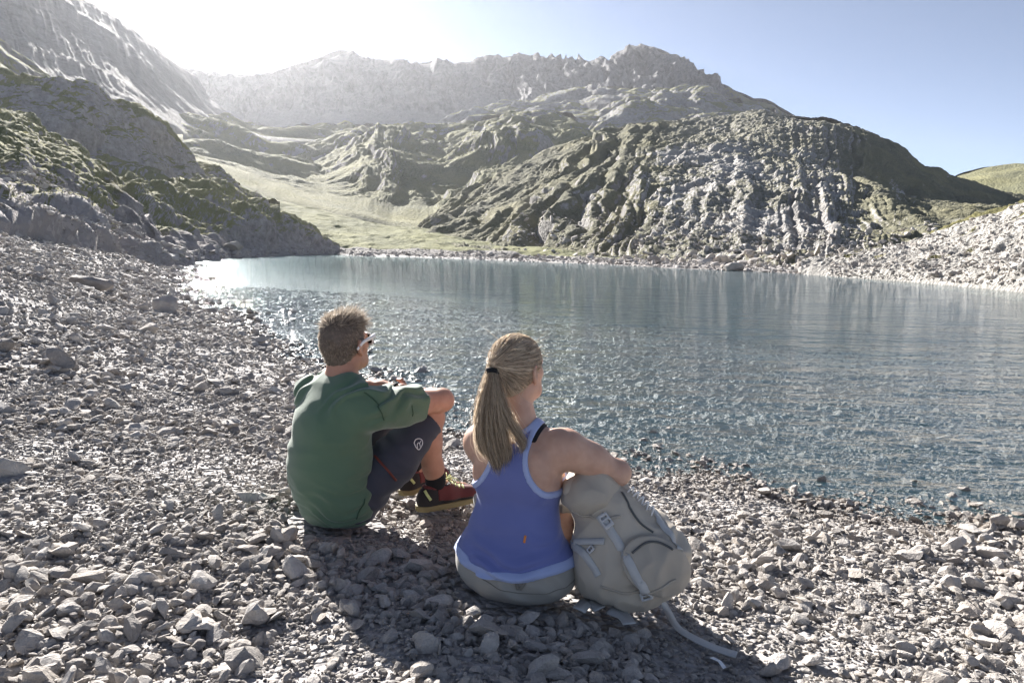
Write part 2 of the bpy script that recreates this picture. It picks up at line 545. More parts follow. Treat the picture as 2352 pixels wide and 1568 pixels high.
# big scree mountain on the left
def d_left(P, U, V):
    streak = ridged(np.stack([U / 26 + V * 3.0, V * 0.35, P[:, 2] * 0], 1), 4, 5) - 0.9
    return (streak * (0.6 + 1.1 * sstep(V, 2.0, 3.2)) + (ridged(P / 130, 4, 6) - 0.9) * 2.5 + fbm(P / 26, 4, 2) * 1.0) * (1 - 0.5 * sstep(V, 3.5, 4))
loft("mountain", -500, 760, 620, [
    [(-500, 300, 215), (0, 300, 235), (300, 300, 330), (420, 320, 460), (560, 330, 560), (760, 335, 640)],
    [(-500, 120, 270), (0, 190, 285), (300, 235, 395), (400, 262, 500), (480, 285, 600), (600, 312, 665), (760, 325, 705)],
    [(-500, -120, 400), (0, 60, 405), (250, 150, 470), (330, 185, 520), (400, 215, 620), (520, 275, 840), (640, 305, 820), (760, 320, 780)],
    [(-500, -300, 620), (-200, -240, 630), (0, -150, 640), (100, -75, 650), (193, 0, 670), (250, 36, 690), (303, 68, 710), (345, 104, 740), (391, 138, 790), (430, 163, 850),
     (455, 185, 950), (483, 236, 930), (515, 260, 910), (549, 281, 890), (600, 295, 860), (637, 302, 840), (760, 318, 800)]],
    [10, 90, 110, 110], d_left, m_left, back=(260, -0.4), smooth_k=9, down=40,
    grass=lambda P, n, U, V: 0.55 * sstep(fbm(P / 70, 4, 22) + 0.5 * (2.5 - V), 0.0, 0.9),
    scree=lambda P, n, U, V: 0.3 + 0.7 * sstep(fbm(P / 80, 4, 9), -0.2, 0.3))

# upper rocky hills under the summit
def d_hill(A, L, s):
    def f(P, U, V):
        w = np.stack([fbm(P / (L * 2.2), 3, s + 40), fbm(P / (L * 2.2), 3, s + 50), np.zeros(len(P))], 1) * L * 0.6
        big = perlin((P + w) / (L * 2.0), s)
        return A * (0.7 * big + 1.25 * billow((P + w) / (L * 1.1), 6, s + 1, 0.45)) + A * 0.04 * fbm(P / (L * 0.1), 3, s + 6)
    return f
loft("hill", 950, 1900, 760, [
    [(950, 340, 560), (1900, 340, 560)],
    [(950, 315, 640), (1100, 300, 640), (1300, 305, 620), (1400, 310, 600), (1600, 295, 600), (1900, 300, 600)],
    [(950, 300, 760), (1050, 288, 760), (1200, 262, 760), (1340, 258, 740), (1450, 235, 740), (1600, 245, 720), (1720, 262, 700), (1900, 296, 700)],
    [(950, 300, 860), (1020, 292, 880), (1066, 276, 900), (1110, 260, 940), (1160, 245, 960), (1230, 236, 960), (1300, 222, 960), (1360, 206, 960), (1400, 198, 960), (1477, 203, 940), (1550, 198, 920), (1580, 196, 910),
     (1632, 210, 880), (1700, 238, 860), (1760, 256, 840), (1820, 270, 800), (1900, 300, 760)]],
    [8, 100, 110, 90], d_hill(16, 85, 60), m_mid, back=(150, -0.25), smooth_k=7, down=30,
    grass=lambda P, n, U, V: sstep(n[:, 2] + 0.22 * fbm(P / 40, 4, 31), 0.68, 0.88) * 0.75,
    scree=lambda P, n, U, V: sstep(n[:, 2] + 0.2 * fbm(P / 60, 4, 14), 0.6, 0.8))

# rolling karst hills of the middle ground
def d_karst(P, U, V):
    base = d_hill(9.5, 62, 80)(P, U, V)
    gul = billow(np.stack([U / 110 + -1.3 * V * sstep(U, 780, 1000) + 0.8 * V * (1 - sstep(U, 600, 850)) + 0.5 * fbm(P / 60, 3, 77), V * 0.7, P[:, 1] * 0], 1), 5, 71)
    return base * (0.3 + 0.7 * sstep(V, 1.6, 3.2)) + 7.0 * gul * sstep(U, 650, 950) * sstep(V, 1.2, 2.2)
loft("hill", 250, 1480, 1000, [
    [(250, 440, 190), (480, 460, 200), (620, 490, 230), (740, 510, 250), (900, 530, 250), (1000, 535, 240), (1080, 550, 220), (1250, 582, 180), (1480, 600, 150)],
    [(250, 360, 280), (450, 380, 300), (620, 420, 320), (740, 440, 330), (900, 470, 310), (1000, 470, 300), (1100, 470, 290), (1250, 470, 270), (1480, 470, 260)],
    [(250, 290, 420), (450, 330, 460), (620, 370, 480), (740, 382, 480), (830, 345, 440), (900, 330, 420), (960, 352, 430), (1020, 372, 440), (1100, 345, 430), (1200, 330, 430), (1300, 345, 420), (1480, 350, 400)],
    [(250, 245, 600), (330, 240, 580), (450, 256, 640), (520, 270, 680), (580, 287, 700), (640, 296, 720), (746, 284, 740), (800, 283, 740), (850, 292, 720), (920, 300, 690), (977, 310, 670), (1020, 303, 660), (1073, 294, 640), (1131, 278, 630),
     (1208, 267, 620), (1260, 262, 610), (1304, 270, 600), (1346, 300, 570), (1381, 320, 540), (1480, 335, 500)]],
    [8, 120, 140, 120], d_karst, m_mid, back=(90, -0.2), smooth_k=11, down=16,
    grass=lambda P, n, U, V: sstep(n[:, 2] + 0.28 * fbm(P / 26, 4, 33) - 0.06 * sstep(V, 3.0, 3.9), 0.42, 0.70),
    scree=lambda P, n, U, V: sstep(n[:, 2] + 0.2 * fbm(P / 50, 4, 34), 0.5, 0.8))

# the grassy top far to the right
loft("hill", 1950, 3100, 300, [
    [(1950, 520, 380), (2352, 500, 380), (3100, 500, 380)],
    [(1950, 470, 480), (2176, 440, 480), (2352, 425, 480), (3100, 440, 480)],
    [(1950, 470, 620), (2100, 442, 620), (2176, 411, 620), (2210, 398, 620), (2270, 386, 620), (2352, 379, 620), (2500, 385, 620), (3100, 430, 620)]],
    [8, 50, 60], d_hill(4, 70, 90), m_mid, back=(120, -0.1), down=16,
    grass=lambda P, n, U, V: 0.9 + 0 * V, scree=lambda P, n, U, V: 0 * V)

# the dark spur on the right, down to the lake
def d_spur(P, U, V):
    gul = billow(np.stack([U / 105 + -1.25 * V * sstep(1700 - U, -200, 400) + 1.3 * V * sstep(U, 1750, 2050) + 0.6 * fbm(P / 30, 3, 7), V * 0.5, P[:, 1] * 0], 1), 3, 41, 0.42)
    crag = ridged(P / 16, 6, 21, 0.55) - 0.95
    patch = 0.35 + 0.9 * sstep(fbm(P / 26, 4, 27), -0.25, 0.3)
    rock = sstep(U, 1380, 1560) * (1 - sstep(U, 1850, 2000))
    k = sstep(V, 1.0, 1.7)
    return k * (5.8 * gul * sstep(V, 1.0, 2.4) * (1 - 0.8 * rock) * (1 - 0.65 * sstep(U, 1850, 1960)) + 2.3 * billow(P / 16, 6, 21, 0.48) * (0.4 + rock * patch) * sstep(V, 1.2, 2.4) + crag * 0.9 * rock * patch + 0.35 * (ridged(P / 4.4, 4, 29) - 0.95) * (0.3 + rock)) * (1 - 0.5 * sstep(V, 4.4, 5.0)) + (0.35 + 0.35 * (1 - k)) * fbm(P / 2.6, 4, 28) + 0.30 * (1 - k) * fbm(P / 9, 3, 30) + 3 * perlin(P / 50, 3) * k
def spur_grass(P, n, U, V):
    f = fbm(P / 18, 5, 43)
    left = 1 - sstep(U, 1350, 1600)
    right = sstep(U, 1880, 2050)
    return sstep(n[:, 2] + 0.35 * f + 0.24 * left + 0.2 * right - 0.06 + 0.25 * sstep(V, 3.7, 4.05), 0.50, 0.82) * (0.55 + 0.45 * left + 0.2 * right)
loft("hill", 880, 2480, 1200, [
    [(880, 560, 140), (1000, 560, 130), (1100, 572, 118), (1250, 592, 104), (1400, 602, 84), (1540, 606, 74), (1700, 613, 66), (1900, 618, 57), (2000, 612, 58), (2100, 600, 62), (2200, 590, 70), (2480, 560, 100)],
    [(880, 580, 175), (1000, 528, 165), (1100, 545, 145), (1180, 555, 132), (1300, 565, 116), (1400, 575, 100), (1540, 575, 92), (1700, 580, 84), (1900, 590, 76), (2000, 588, 74), (2100, 577, 78), (2200, 560, 90), (2480, 520, 120)],
    [(880, 580, 215), (940, 545, 208), (1000, 505, 200), (1100, 495, 185), (1180, 478, 175), (1300, 450, 165), (1540, 440, 150), (1700, 440, 140), (1900, 470, 130), (2050, 500, 130), (2150, 500, 140), (2250, 495, 160), (2480, 500, 200)],
    [(880, 590, 240), (940, 540, 236), (1000, 490, 232), (1073, 452, 232), (1169, 412, 236), (1246, 372, 240), (1304, 357, 242), (1381, 336, 245), (1458, 322, 245), (1550, 330, 235), (1676, 330, 225), (1800, 340, 215), (1891, 350, 210), (1986, 380, 215), (2077, 415, 225), (2176, 450, 240), (2260, 470, 260), (2480, 495, 300)],
    [(880, 600, 255), (940, 548, 252), (1000, 500, 250), (1016, 490, 255), (1073, 455, 265), (1120, 430, 275), (1169, 400, 285), (1210, 372, 300), (1246, 352, 305), (1304, 337, 310), (1381, 318, 315), (1458, 291, 320), (1493, 284, 322), (1550, 281, 322), (1620, 278, 320), (1676, 275, 318),
     (1727, 261, 315), (1756, 257, 312), (1811, 264, 308), (1858, 273, 304), (1891, 273, 300), (1930, 284, 298), (1986, 303, 298), (2077, 343, 305), (2121, 383, 320), (2145, 388, 325), (2158, 393, 330), (2176, 412, 335), (2260, 443, 350), (2344, 464, 365), (2480, 490, 380)]],
    [14, 110, 150, 130, 60], d_spur, m_spur, back=(120, -0.3), smooth_k=7, down=6,
    grass=spur_grass,
    scree=lambda P, n, U, V: np.clip(sstep(n[:, 2] + 0.25 * fbm(P / 14, 4, 44), 0.45, 0.75) + 0.8 * (1 - sstep(V, 1.0, 2.3)), 0, 1))

# meadow running down to the far shore
loft("meadow", 380, 1480, 520, [
    [(380, 600, 120), (768, 587, 122), (830, 589, 112), (950, 592, 107), (1100, 598, 96), (1250, 604, 86), (1480, 612, 74)],
    [(380, 560, 128), (768, 572, 128), (830, 568, 122), (950, 570, 118), (1000, 572, 114), (1100, 580, 104), (1250, 590, 93), (1480, 604, 78)],
    [(380, 520, 140), (560, 520, 140), (700, 540, 138), (768, 552, 136), (830, 555, 132), (950, 560, 130), (1080, 568, 118), (1250, 584, 99), (1480, 602, 80)],
    [(380, 420, 190), (483, 440, 195), (560, 462, 195), (615, 478, 190), (700, 500, 184), (804, 515, 180), (900, 528, 170), (1000, 538, 160), (1080, 553, 140), (1180, 572, 115), (1250, 580, 104), (1480, 600, 84)],
    [(380, 345, 230), (439, 371, 232), (483, 393, 235), (560, 430, 235), (615, 453, 230), (700, 476, 220), (804, 500, 210), (860, 514, 205), (900, 520, 200), (1000, 531, 190), (1080, 548, 160), (1180, 568, 125), (1250, 577, 110), (1480, 598, 86)]],
    [30, 26, 70, 40], lambda P, U, V: (0.7 * fbm(P / 14, 5, 51) + 0.25 * fbm(P / 3, 4, 52)) * sstep(V, 1.0, 2.6) + (0.30 * fbm(P / 9, 3, 54) + 0.16 * fbm(P / 2.5, 3, 55)) * (1 - sstep(V, 1.6, 2.2)) - 0.5 * sstep(V, 2.0, 2.25) * (1 - sstep(V, 2.25, 2.9)) * sstep(U, 800, 900) * (1 - sstep(U, 1080, 1130)),
    m_meadow, back=(30, -0.1), down=3, smooth_k=15,
    grass=lambda P, n, U, V: sstep(V + 0.28 * fbm(P / 6, 4, 53), 2.0, 2.35), scree=lambda P, n, U, V: 1 + 0 * V)

# dark slope at the far left, under the scree mountain
loft("hill", -500, 420, 300, [
    [(-500, 330, 140), (420, 330, 170)],
    [(-500, 180, 190), (0, 200, 190), (140, 240, 200), (420, 300, 220)],
    [(-500, -200, 250), (-100, 40, 240), (0, 95, 240), (22, 119, 240), (90, 166, 240), (141, 202, 240), (200, 238, 240), (300, 280, 240), (420, 330, 240)]],
    [8, 60, 70], d_hill(3.5, 30, 95), m_left, back=(60, 0.15), down=10,
    grass=lambda P, n, U, V: sstep(n[:, 2] + 0.2 * fbm(P / 20, 4, 33), 0.45, 0.75), scree=lambda P, n, U, V: 0.5 + 0 * V)

# knolls above the left shore
def d_knoll(A, L, s):
    def f(P, U, V):
        a = 2.2 * billow(P / (L * 0.9), 6, s, 0.45) + 0.4 * (ridged(P / L, 6, s + 20, 0.52) - 0.95)
        b = np.abs(fbm(P / (L * 0.4), 5, s + 3, 0.58))
        c = fbm(P / (L * 0.07), 3, s + 5)
        steep = 0.35 + 0.65 * sstep(fbm(P / (L * 1.3), 3, s + 9), -0.15, 0.2)
        return A * a * 0.5 - A * 0.25 * b * steep + A * 0.03 * c + A * 0.07 * fbm(P / (L * 0.2), 3, s + 7)
    return f
kn_grass = lambda L, s, lo=0.40, hi=0.68: (lambda P, n, U, V: sstep(n[:, 2] + 0.25 * fbm(P / L, 4, s), lo, hi))
loft("hill", -450, 640, 560, [
    [(-450, 430, 100), (0, 430, 100), (264, 440, 104), (439, 440, 112), (640, 520, 130)],
    [(-450, 330, 108), (0, 330, 108), (150, 350, 110), (264, 380, 114), (380, 410, 120), (483, 420, 130), (640, 500, 145)],
    [(-450, 260, 116), (0, 235, 116), (88, 232, 118), (190, 245, 120), (260, 270, 122), (320, 310, 126), (380, 360, 132), (483, 408, 145), (640, 490, 160)],
    [(-450, 150, 132), (-100, 180, 132), (0, 187, 132), (50, 204, 134), (88, 203, 134), (140, 203, 136), (189, 201, 136), (250, 222, 136), (299, 247, 136), (327, 269, 136), (338, 282, 138), (395, 335, 146), (439, 372, 152), (483, 396, 160), (560, 440, 170), (640, 480, 180)]],
    [8, 90, 90, 40], d_knoll(4.0, 17, 110), m_knoll, back=(60, -0.05), down=6, smooth_k=7,
    grass=lambda P, n, U, V: np.clip(sstep(n[:, 2] + 0.3 * fbm(P / 7, 4, 61), 0.52, 0.8) + sstep(V, 3.75, 4.0), 0, 1), scree=lambda P, n, U, V: 0.2 + 0 * V)

# rocky headland running along the left shore
loft("headland", 230, 775, 520, [
    [(230, 600, 48), (395, 616, 46), (440, 606, 55), (527, 595, 78), (615, 591, 98), (700, 587, 112), (765, 584, 120), (775, 584, 122)],
    [(230, 540, 56), (330, 545, 56), (395, 570, 55), (440, 575, 62), (527, 565, 84), (615, 555, 102), (700, 556, 116), (765, 572, 123), (775, 580, 124)],
    [(230, 470, 66), (300, 470, 66), (395, 500, 72), (483, 512, 84), (560, 515, 96), (615, 515, 106), (700, 530, 119), (750, 550, 124), (775, 574, 126)],
    [(230, 415, 82), (264, 421, 84), (351, 430, 90), (400, 450, 94), (483, 470, 100), (560, 488, 106), (620, 500, 112), (660, 502, 118), (712, 512, 123), (747, 540, 127), (765, 566, 128), (775, 570, 128)],
    [(230, 400, 96), (300, 405, 98), (360, 416, 104), (439, 404, 112), (483, 398, 116), (549, 438, 120), (615, 476, 124), (640, 486, 126), (712, 508, 129), (747, 536, 131), (775, 566, 132)]],
    [40, 70, 60, 50], d_knoll(2.6, 10, 130), m_knoll, back=(30, -0.1), down=3, smooth_k=7,
    grass=lambda P, n, U, V: sstep(n[:, 2] + 0.3 * fbm(P / 4, 4, 62) + 0.16 * (V - 3), 0.52, 0.74) * sstep(V, 2.2, 2.9), scree=lambda P, n, U, V: 1 - sstep(V, 1.2, 2.2))

# grassy slope on the near left
loft("hill", -600, 400, 520, [
    [(-600, 520, 26), (0, 480, 30), (88, 500, 33), (176, 520, 36), (228, 555, 39), (281, 590, 42), (365, 624, 45), (400, 632, 47)],
    [(-600, 420, 34), (0, 425, 42), (88, 448, 43), (176, 462, 46), (240, 505, 46), (290, 548, 46), (350, 592, 47), (400, 622, 48)],
    [(-600, 300, 48), (0, 340, 56), (60, 352, 57), (123, 376, 58), (198, 412, 58), (250, 445, 56), (300, 500, 52), (350, 570, 49), (400, 618, 49)],
    [(-600, 130, 80), (-200, 195, 84), (0, 244, 98), (60, 274, 97), (123, 310, 94), (160, 336, 90), (198, 363, 86), (235, 390, 80), (264, 417, 72), (275, 442, 64), (300, 470, 60), (316, 492, 57), (334, 520, 54), (345, 570, 51), (374, 614, 50), (400, 626, 50)]],
    [26, 90, 110, 70], d_knoll(1.5, 6.0, 150), m_knoll, back=(25, 0.05), down=2, smooth_k=7,
    grass=lambda P, n, U, V: sstep(n[:, 2] + 0.35 * fbm(P / 2.5, 4, 63) + 0.30 * (V - 3), 0.40, 0.62) * (1 - sstep(U, 262, 290)),
    scree=lambda P, n, U, V: 1 - sstep(V, 1.4, 2.4))

# pale scree bank on the right shore
loft("bank", 1840, 3300, 620, [
    [(1840, 630, 52), (1900, 634, 50), (2100, 645, 43), (2352, 660, 35), (2700, 682, 28), (3300, 722, 22)],
    [(1840, 618, 55), (1900, 616, 54), (2000, 612, 51), (2100, 606, 48), (2200, 594, 46), (2352, 580, 41), (2700, 560, 34), (3300, 540, 28)],
    [(1840, 606, 60), (1900, 602, 62), (2000, 591, 63), (2100, 572, 63), (2176, 537, 62), (2250, 502, 61), (2352, 464, 58), (2500, 405, 54), (2700, 330, 50), (3300, 150, 46)]],
    [60, 110], lambda P, U, V: (0.5 * fbm(P / 7, 4, 71) + 0.22 * ridged(P / 2.2, 5, 72) + 0.14 * np.abs(fbm(P / 0.6, 4, 73))) * sstep(V, 1.0, 1.5) + 0.02,
    m_bank, back=(22, -0.2), down=2,
    grass=lambda P, n, U, V: np.clip(sstep(fbm(P / 3.5, 5, 74) , 0.25, 0.6) * 0.9 + sstep(V, 2.82, 2.98), 0, 1) * sstep(V, 1.3, 1.8), scree=lambda P, n, U, V: 1 + 0 * V)

# ------------------------------------------------------------------ air
def build_haze():
    v = np.array([(x, y, z) for z in (-12, HAZE_TOP) for y in (-60, 2600) for x in (-1500, 1900)], float)
    f = [(0, 2, 3, 1), (4, 5, 7, 6), (0, 1, 5, 4), (2, 6, 7, 3), (0, 4, 6, 2), (1, 3, 7, 5)]
    m = bpy.data.materials.new("haze_air"); m.use_nodes = True
    nt = m.node_tree
    nt.nodes.remove(nt.nodes["Principled BSDF"])
    pv = nt.nodes.new("ShaderNodeVolumePrincipled")
    pv.inputs["Color"].default_value = (0.93, 0.95, 1.0, 1)
    pv.inputs["Density"].default_value = HAZE
    pv.inputs["Anisotropy"].default_value = 0.6
    nt.links.new(pv.outputs[0], nt.nodes["Material Output"].inputs["Volume"])
    o = new_mesh("haze", v, f, m, smooth=False)
    o['kind'] = 'stuff'
HAZE = 0.000062
HAZE_TOP = max((o.matrix_world @ Vector(c)).z for o in COL.objects if o.type == 'MESH' for c in o.bound_box) + 12
build_haze()
SPUR, BANK, MEADOW, NEAR_LEFT, HEADLAND = SHEETS[5], SHEETS[-1], SHEETS[6], SHEETS[-2], SHEETS[-3]
print("land", time.time() - T0)
# ------------------------------------------------------------------ stones
import bmesh

def stone_mesh(seed, sub=2, planes=13, name="stone_shape"):
    r = np.random.RandomState(seed)
    bm = bmesh.new()
    bmesh.ops.create_icosphere(bm, subdivisions=sub, radius=1.0)
    P = np.array([v.co[:] for v in bm.verts])
    for _ in range(planes):
        n = r.normal(size=3); n /= np.linalg.norm(n)
        c = r.uniform(0.36, 0.74)
        s = P @ n
        P = P - np.outer(np.maximum(s - c, 0), n)
    ax = np.array([1.0, r.uniform(0.55, 0.9), r.uniform(0.32, 0.62)])
    P = P * ax
    P += 0.035 * np.stack([perlin(P * 2.6 + 9, seed + k) for k in range(3)], 1)
    P /= (P[:, 0].max() - P[:, 0].min())
    for v, p in zip(bm.verts, P): v.co = p
    me = bpy.data.meshes.new(name)
    bm.to_mesh(me); bm.free()
    return me

def stone_mat(name, dark, mid, pale, warm):
    t = NT(name, 0.88, 0.25)
    v = t.coord("Object")
    oi = t.new("ObjectInfo")
    rnd = oi.outputs["Random"]
    c = t.ramp(rnd, [(0.0, dark), (0.25, mid), (0.62, pale), (0.8, warm), (1.0, mid)])
    off = t.new("VectorMath"); off.operation = 'ADD'
    t.put(off.inputs[0], v)
    cx = t.new("CombineXYZ"); t.put(cx.inputs[0], t.math('MULTIPLY', rnd, 40.0)); t.put(cx.inputs[1], t.math('MULTIPLY', rnd, 23.0))
    t.put(off.inputs[1], cx.outputs[0])
    n1 = t.noise(off.outputs[0], 3.0, 6, 0.65)
    n2 = t.noise(off.outputs[0], 14.0, 4, 0.6)
    c = t.mix(t.ramp(n1, [(0.35, (0, 0, 0)), (0.7, (1, 1, 1))]), t.mix(1.0, c, (0.78, 0.76, 0.75), 'MULTIPLY'), t.mix(1.0, c, (1.1, 1.09, 1.08), 'MULTIPLY'))
    vein = t.ramp(t.noise(off.outputs[0], 5.0, 2), [(0.485, (0, 0, 0)), (0.5, (1, 1, 1)), (0.515, (0, 0, 0))])
    c = t.mix(t.math('MULTIPLY', vein, 0.25), c, (0.55, 0.53, 0.51))
    h = t.math('ADD', n1, t.math('MULTIPLY', n2, 0.5))
    # stones at the waterline are wet: darker and glossier below a few centimetres above the lake
    g = t.new("NewGeometry"); sx = t.new("SeparateXYZ"); t.put(sx.inputs[0], g.outputs["Position"])
    wet = t.ramp(sx.outputs[2], [(0.012, (1, 1, 1)), (0.045, (0, 0, 0))])
    c = t.mix(t.math('MULTIPLY', wet, 0.8), c, t.mix(1.0, c, (0.66, 0.62, 0.58), 'MULTIPLY'))
    return t.done(c, t.bump(h, 0.55, 0.05), t.math('SUBTRACT', 0.88, t.math('MULTIPLY', wet, 0.6)))

M_STONE = stone_mat("limestone", (0.30, 0.278, 0.258), (0.43, 0.405, 0.378), (0.56, 0.53, 0.495), (0.49, 0.445, 0.395))
PROTO = [stone_mesh(100 + k, 2, 9 + k % 4) for k in range(14)]
FLAT = [k for k in range(14)]
for me in PROTO: me.materials.append(M_STONE)

def scatter(seed, r0, r1, dens, med, sig, zmin, amax=48, lim=0.3):
    r = np.random.RandomState(seed)
    a = R_(amax)
    n = int(dens * a * (r1 * r1 - r0 * r0))
    R = np.sqrt(r.uniform(r0 * r0, r1 * r1, n)); A = r.uniform(-a, a, n)
    xy = np.stack([np.sin(A) * R, np.cos(A) * R], 1)
    z = ground_z(xy)
    s = med * np.exp(sig * r.normal(size=n))
    patch = fbm(np.column_stack([xy * 0.55, 0 * z]), 3, 91)
    fine = sstep(fbm(np.column_stack([xy * 1.3, 0 * z + 3]), 3, 95), 0.05, 0.45)
    s = s * (1 + 0.35 * patch) * (1 - 0.45 * fine)
    s = np.clip(s, 0.006, lim)
    k = z > zmin * r.uniform(0.25, 1.0, n)
    return xy[k], z[k], s[k]

def stone_field():
    sets = [scatter(1, 1.15, 3.0, 2900, 0.0235, 0.50, -0.6, lim=0.10), scatter(2, 1.15, 3.0, 3000, 0.015, 0.35, -0.5),
            scatter(3, 3.0, 6.0, 1700, 0.0255, 0.50, -0.9, lim=0.11), scatter(4, 3.0, 6.0, 1500, 0.017, 0.3, -0.4),
            scatter(5, 6.0, 13.0, 520, 0.040, 0.48, -0.9, lim=0.14), scatter(11, 16.5, 27.0, 42, 0.075, 0.4, -1.7, lim=0.2), scatter(10, 12.5, 17.0, 120, 0.055, 0.4, -0.9, lim=0.16), scatter(6, 13.0, 26.0, 150, 0.060, 0.50, -0.3, lim=0.22),
            scatter(7, 26.0, 52.0, 34, 0.11, 0.45, -0.1, lim=0.5), scatter(9, 1.6, 6.5, 3.5, 0.080, 0.25, -0.05, lim=0.16), scatter(8, 6.0, 30.0, 1.6, 0.14, 0.4, -0.1, lim=0.5)]
    xy = np.concatenate([q[0] for q in sets]); z = np.concatenate([q[1] for q in sets]); s = np.concatenate([q[2] for q in sets])
    r = np.random.RandomState(77)
    n = len(s)
    far = np.hypot(xy[:, 0], xy[:, 1])
    keep = (far < 27) | (xy[:, 0] < 0.35 * xy[:, 1] + 1)
    xy, z, s = xy[keep], z[keep], s[keep]
    n = len(s)
    rot = np.stack([r.normal(0, 0.30, n), r.normal(0, 0.30, n), r.uniform(0, 2 * math.pi, n)], 1)
    steep = r.uniform(size=n) < 0.12
    rot[steep, 0] += r.choice([-1, 1], steep.sum()) * r.uniform(0.6, 1.4, steep.sum())
    scl = s[:, None] * np.stack([r.uniform(0.85, 1.15, n), r.uniform(0.8, 1.15, n), r.uniform(0.75, 1.35, n)], 1)
    idx = r.randint(0, len(PROTO), n)
    pos = np.column_stack([xy, z + s * r.uniform(0.02, 0.30, n)])
    return pos, rot, scl, idx, s

def rubble():
    """blocks at the feet of the far slopes and along the far shore"""
    r = np.random.RandomState(5)
    out, size = [], []
    for (P, V, U), n, v0, v1, u0, u1, med, sig in ((BANK, 5200, 1.0, 2.9, 1900, 2480, 0.12, 0.5), (SPUR, 2600, 1.0, 2.6, 1180, 2150, 0.36, 0.55), (SPUR, 420, 1.0, 1.35, 1180, 2150, 0.5, 0.5),
                                                   (NEAR_LEFT, 6500, 1.0, 2.7, -60, 372, 0.10, 0.55), (HEADLAND, 900, 1.0, 1.7, 300, 770, 0.30, 0.6), (MEADOW, 1500, 1.05, 1.9, 780, 1420, 0.18, 0.6)):
        ok = np.argwhere((V >= v0) & (V < v1) & (U > u0) & (U < u1))
        ok = ok[(ok[:, 0] < P.shape[0] - 1) & (ok[:, 1] < P.shape[1] - 1)]
        k = ok[r.randint(len(ok), size=n)]
        a, b = r.uniform(size=(n, 1)), r.uniform(size=(n, 1))
        p = P[k[:, 0], k[:, 1]] * (1 - a) * (1 - b) + P[k[:, 0] + 1, k[:, 1]] * a * (1 - b) + P[k[:, 0], k[:, 1] + 1] * (1 - a) * b + P[k[:, 0] + 1, k[:, 1] + 1] * a * b
        out.append(p); size.append(med * np.exp(sig * r.normal(size=n)))
    q = ray(r.uniform(760, 1950, 60000), np.full(60000, 600.0))
    a = np.arctan2(q[:, 0], q[:, 1])
    R = r.uniform(45, 150, len(a))
    xy = np.stack([np.sin(a) * R, np.cos(a) * R], 1)
    d = lake_sd(xy)
    xy = xy[(d > -0.5) & (d < 9)][:5200]
    out.append(np.column_stack([xy, ground_z(xy)])); size.append(0.17 * np.exp(0.65 * r.normal(size=len(xy))))
    pos, s = np.concatenate(out), np.clip(np.concatenate(size), 0.05, 3.0)
    n = len(s)
    pos[:, 2] += 0.12 * s
    rot = np.stack([r.normal(0, 0.4, n), r.normal(0, 0.4, n), r.uniform(0, 6.28, n)], 1)
    scl = s[:, None] * r.uniform(0.75, 1.2, (n, 3))
    o = gravel_object("rubble", pos, rot, scl, r.randint(0, len(PROTO), n), PROTO)

def clear_of(pos, spots):
    k = np.ones(len(pos), bool)
    for (x, y, rad) in spots:
        k &= np.hypot(pos[:, 0] - x, pos[:, 1] - y) > rad
    return k

def gravel_object(name, pos, rot, scl, idx, protos):
    me = bpy.data.meshes.new(name)
    me.vertices.add(len(pos))
    me.vertices.foreach_set("co", pos.astype(np.float32).ravel())
    for an, av in (("rot", rot), ("scl", scl)):
        at = me.attributes.new(an, 'FLOAT_VECTOR', 'POINT'); at.data.foreach_set("vector", av.astype(np.float32).ravel())
    at = me.attributes.new("idx", 'INT', 'POINT'); at.data.foreach_set("value", idx.astype(np.int32))
    me.update()
    o = bpy.data.objects.new(name, me); COL.objects.link(o)
    pc = bpy.data.collections.new(name + "_shapes")
    for k, pm in enumerate(protos):
        po = bpy.data.objects.new("stone_shape_%02d" % k, pm); pc.objects.link(po)
    ng = bpy.data.node_groups.new(name + "_scatter", 'GeometryNodeTree')
    ng.interface.new_socket("Geometry", in_out='INPUT', socket_type='NodeSocketGeometry')
    ng.interface.new_socket("Geometry", in_out='OUTPUT', socket_type='NodeSocketGeometry')
    N = ng.nodes; L = ng.links
    gi = N.new("NodeGroupInput"); go = N.new("NodeGroupOutput")
    ci = N.new("GeometryNodeCollectionInfo"); ci.inputs[0].default_value = pc
    ci.inputs["Separate Children"].default_value = True; ci.inputs["Reset Children"].default_value = True
    ip = N.new("GeometryNodeInstanceOnPoints"); ip.inputs["Pick Instance"].default_value = True
    def at(nm, ty):
        a = N.new("GeometryNodeInputNamedAttribute"); a.data_type = ty; a.inputs[0].default_value = nm
        return [s for s in a.outputs if s.enabled and s.name == "Attribute"][0]
    e2r = N.new("FunctionNodeEulerToRotation")
    L.new(at("rot", 'FLOAT_VECTOR'), e2r.inputs[0])
    L.new(gi.outputs[0], ip.inputs["Points"]); L.new(ci.outputs[0], ip.inputs["Instance"])
    L.new(at("idx", 'INT'), ip.inputs["Instance Index"]); L.new(e2r.outputs[0], ip.inputs["Rotation"]); L.new(at("scl", 'FLOAT_VECTOR'), ip.inputs["Scale"])
    L.new(ip.outputs[0], go.inputs[0])
    md = o.modifiers.new("scatter", 'NODES'); md.node_group = ng
    o['kind'] = 'stuff'
    return o

def put_stone(name, me, loc, rot, scl, label=None, group=None, cat="stone"):
    o = bpy.data.objects.new(name, me); COL.objects.link(o)
    o.location = loc; o.rotation_euler = rot; o.scale = scl
    tag(o, label, cat, group)
    return o

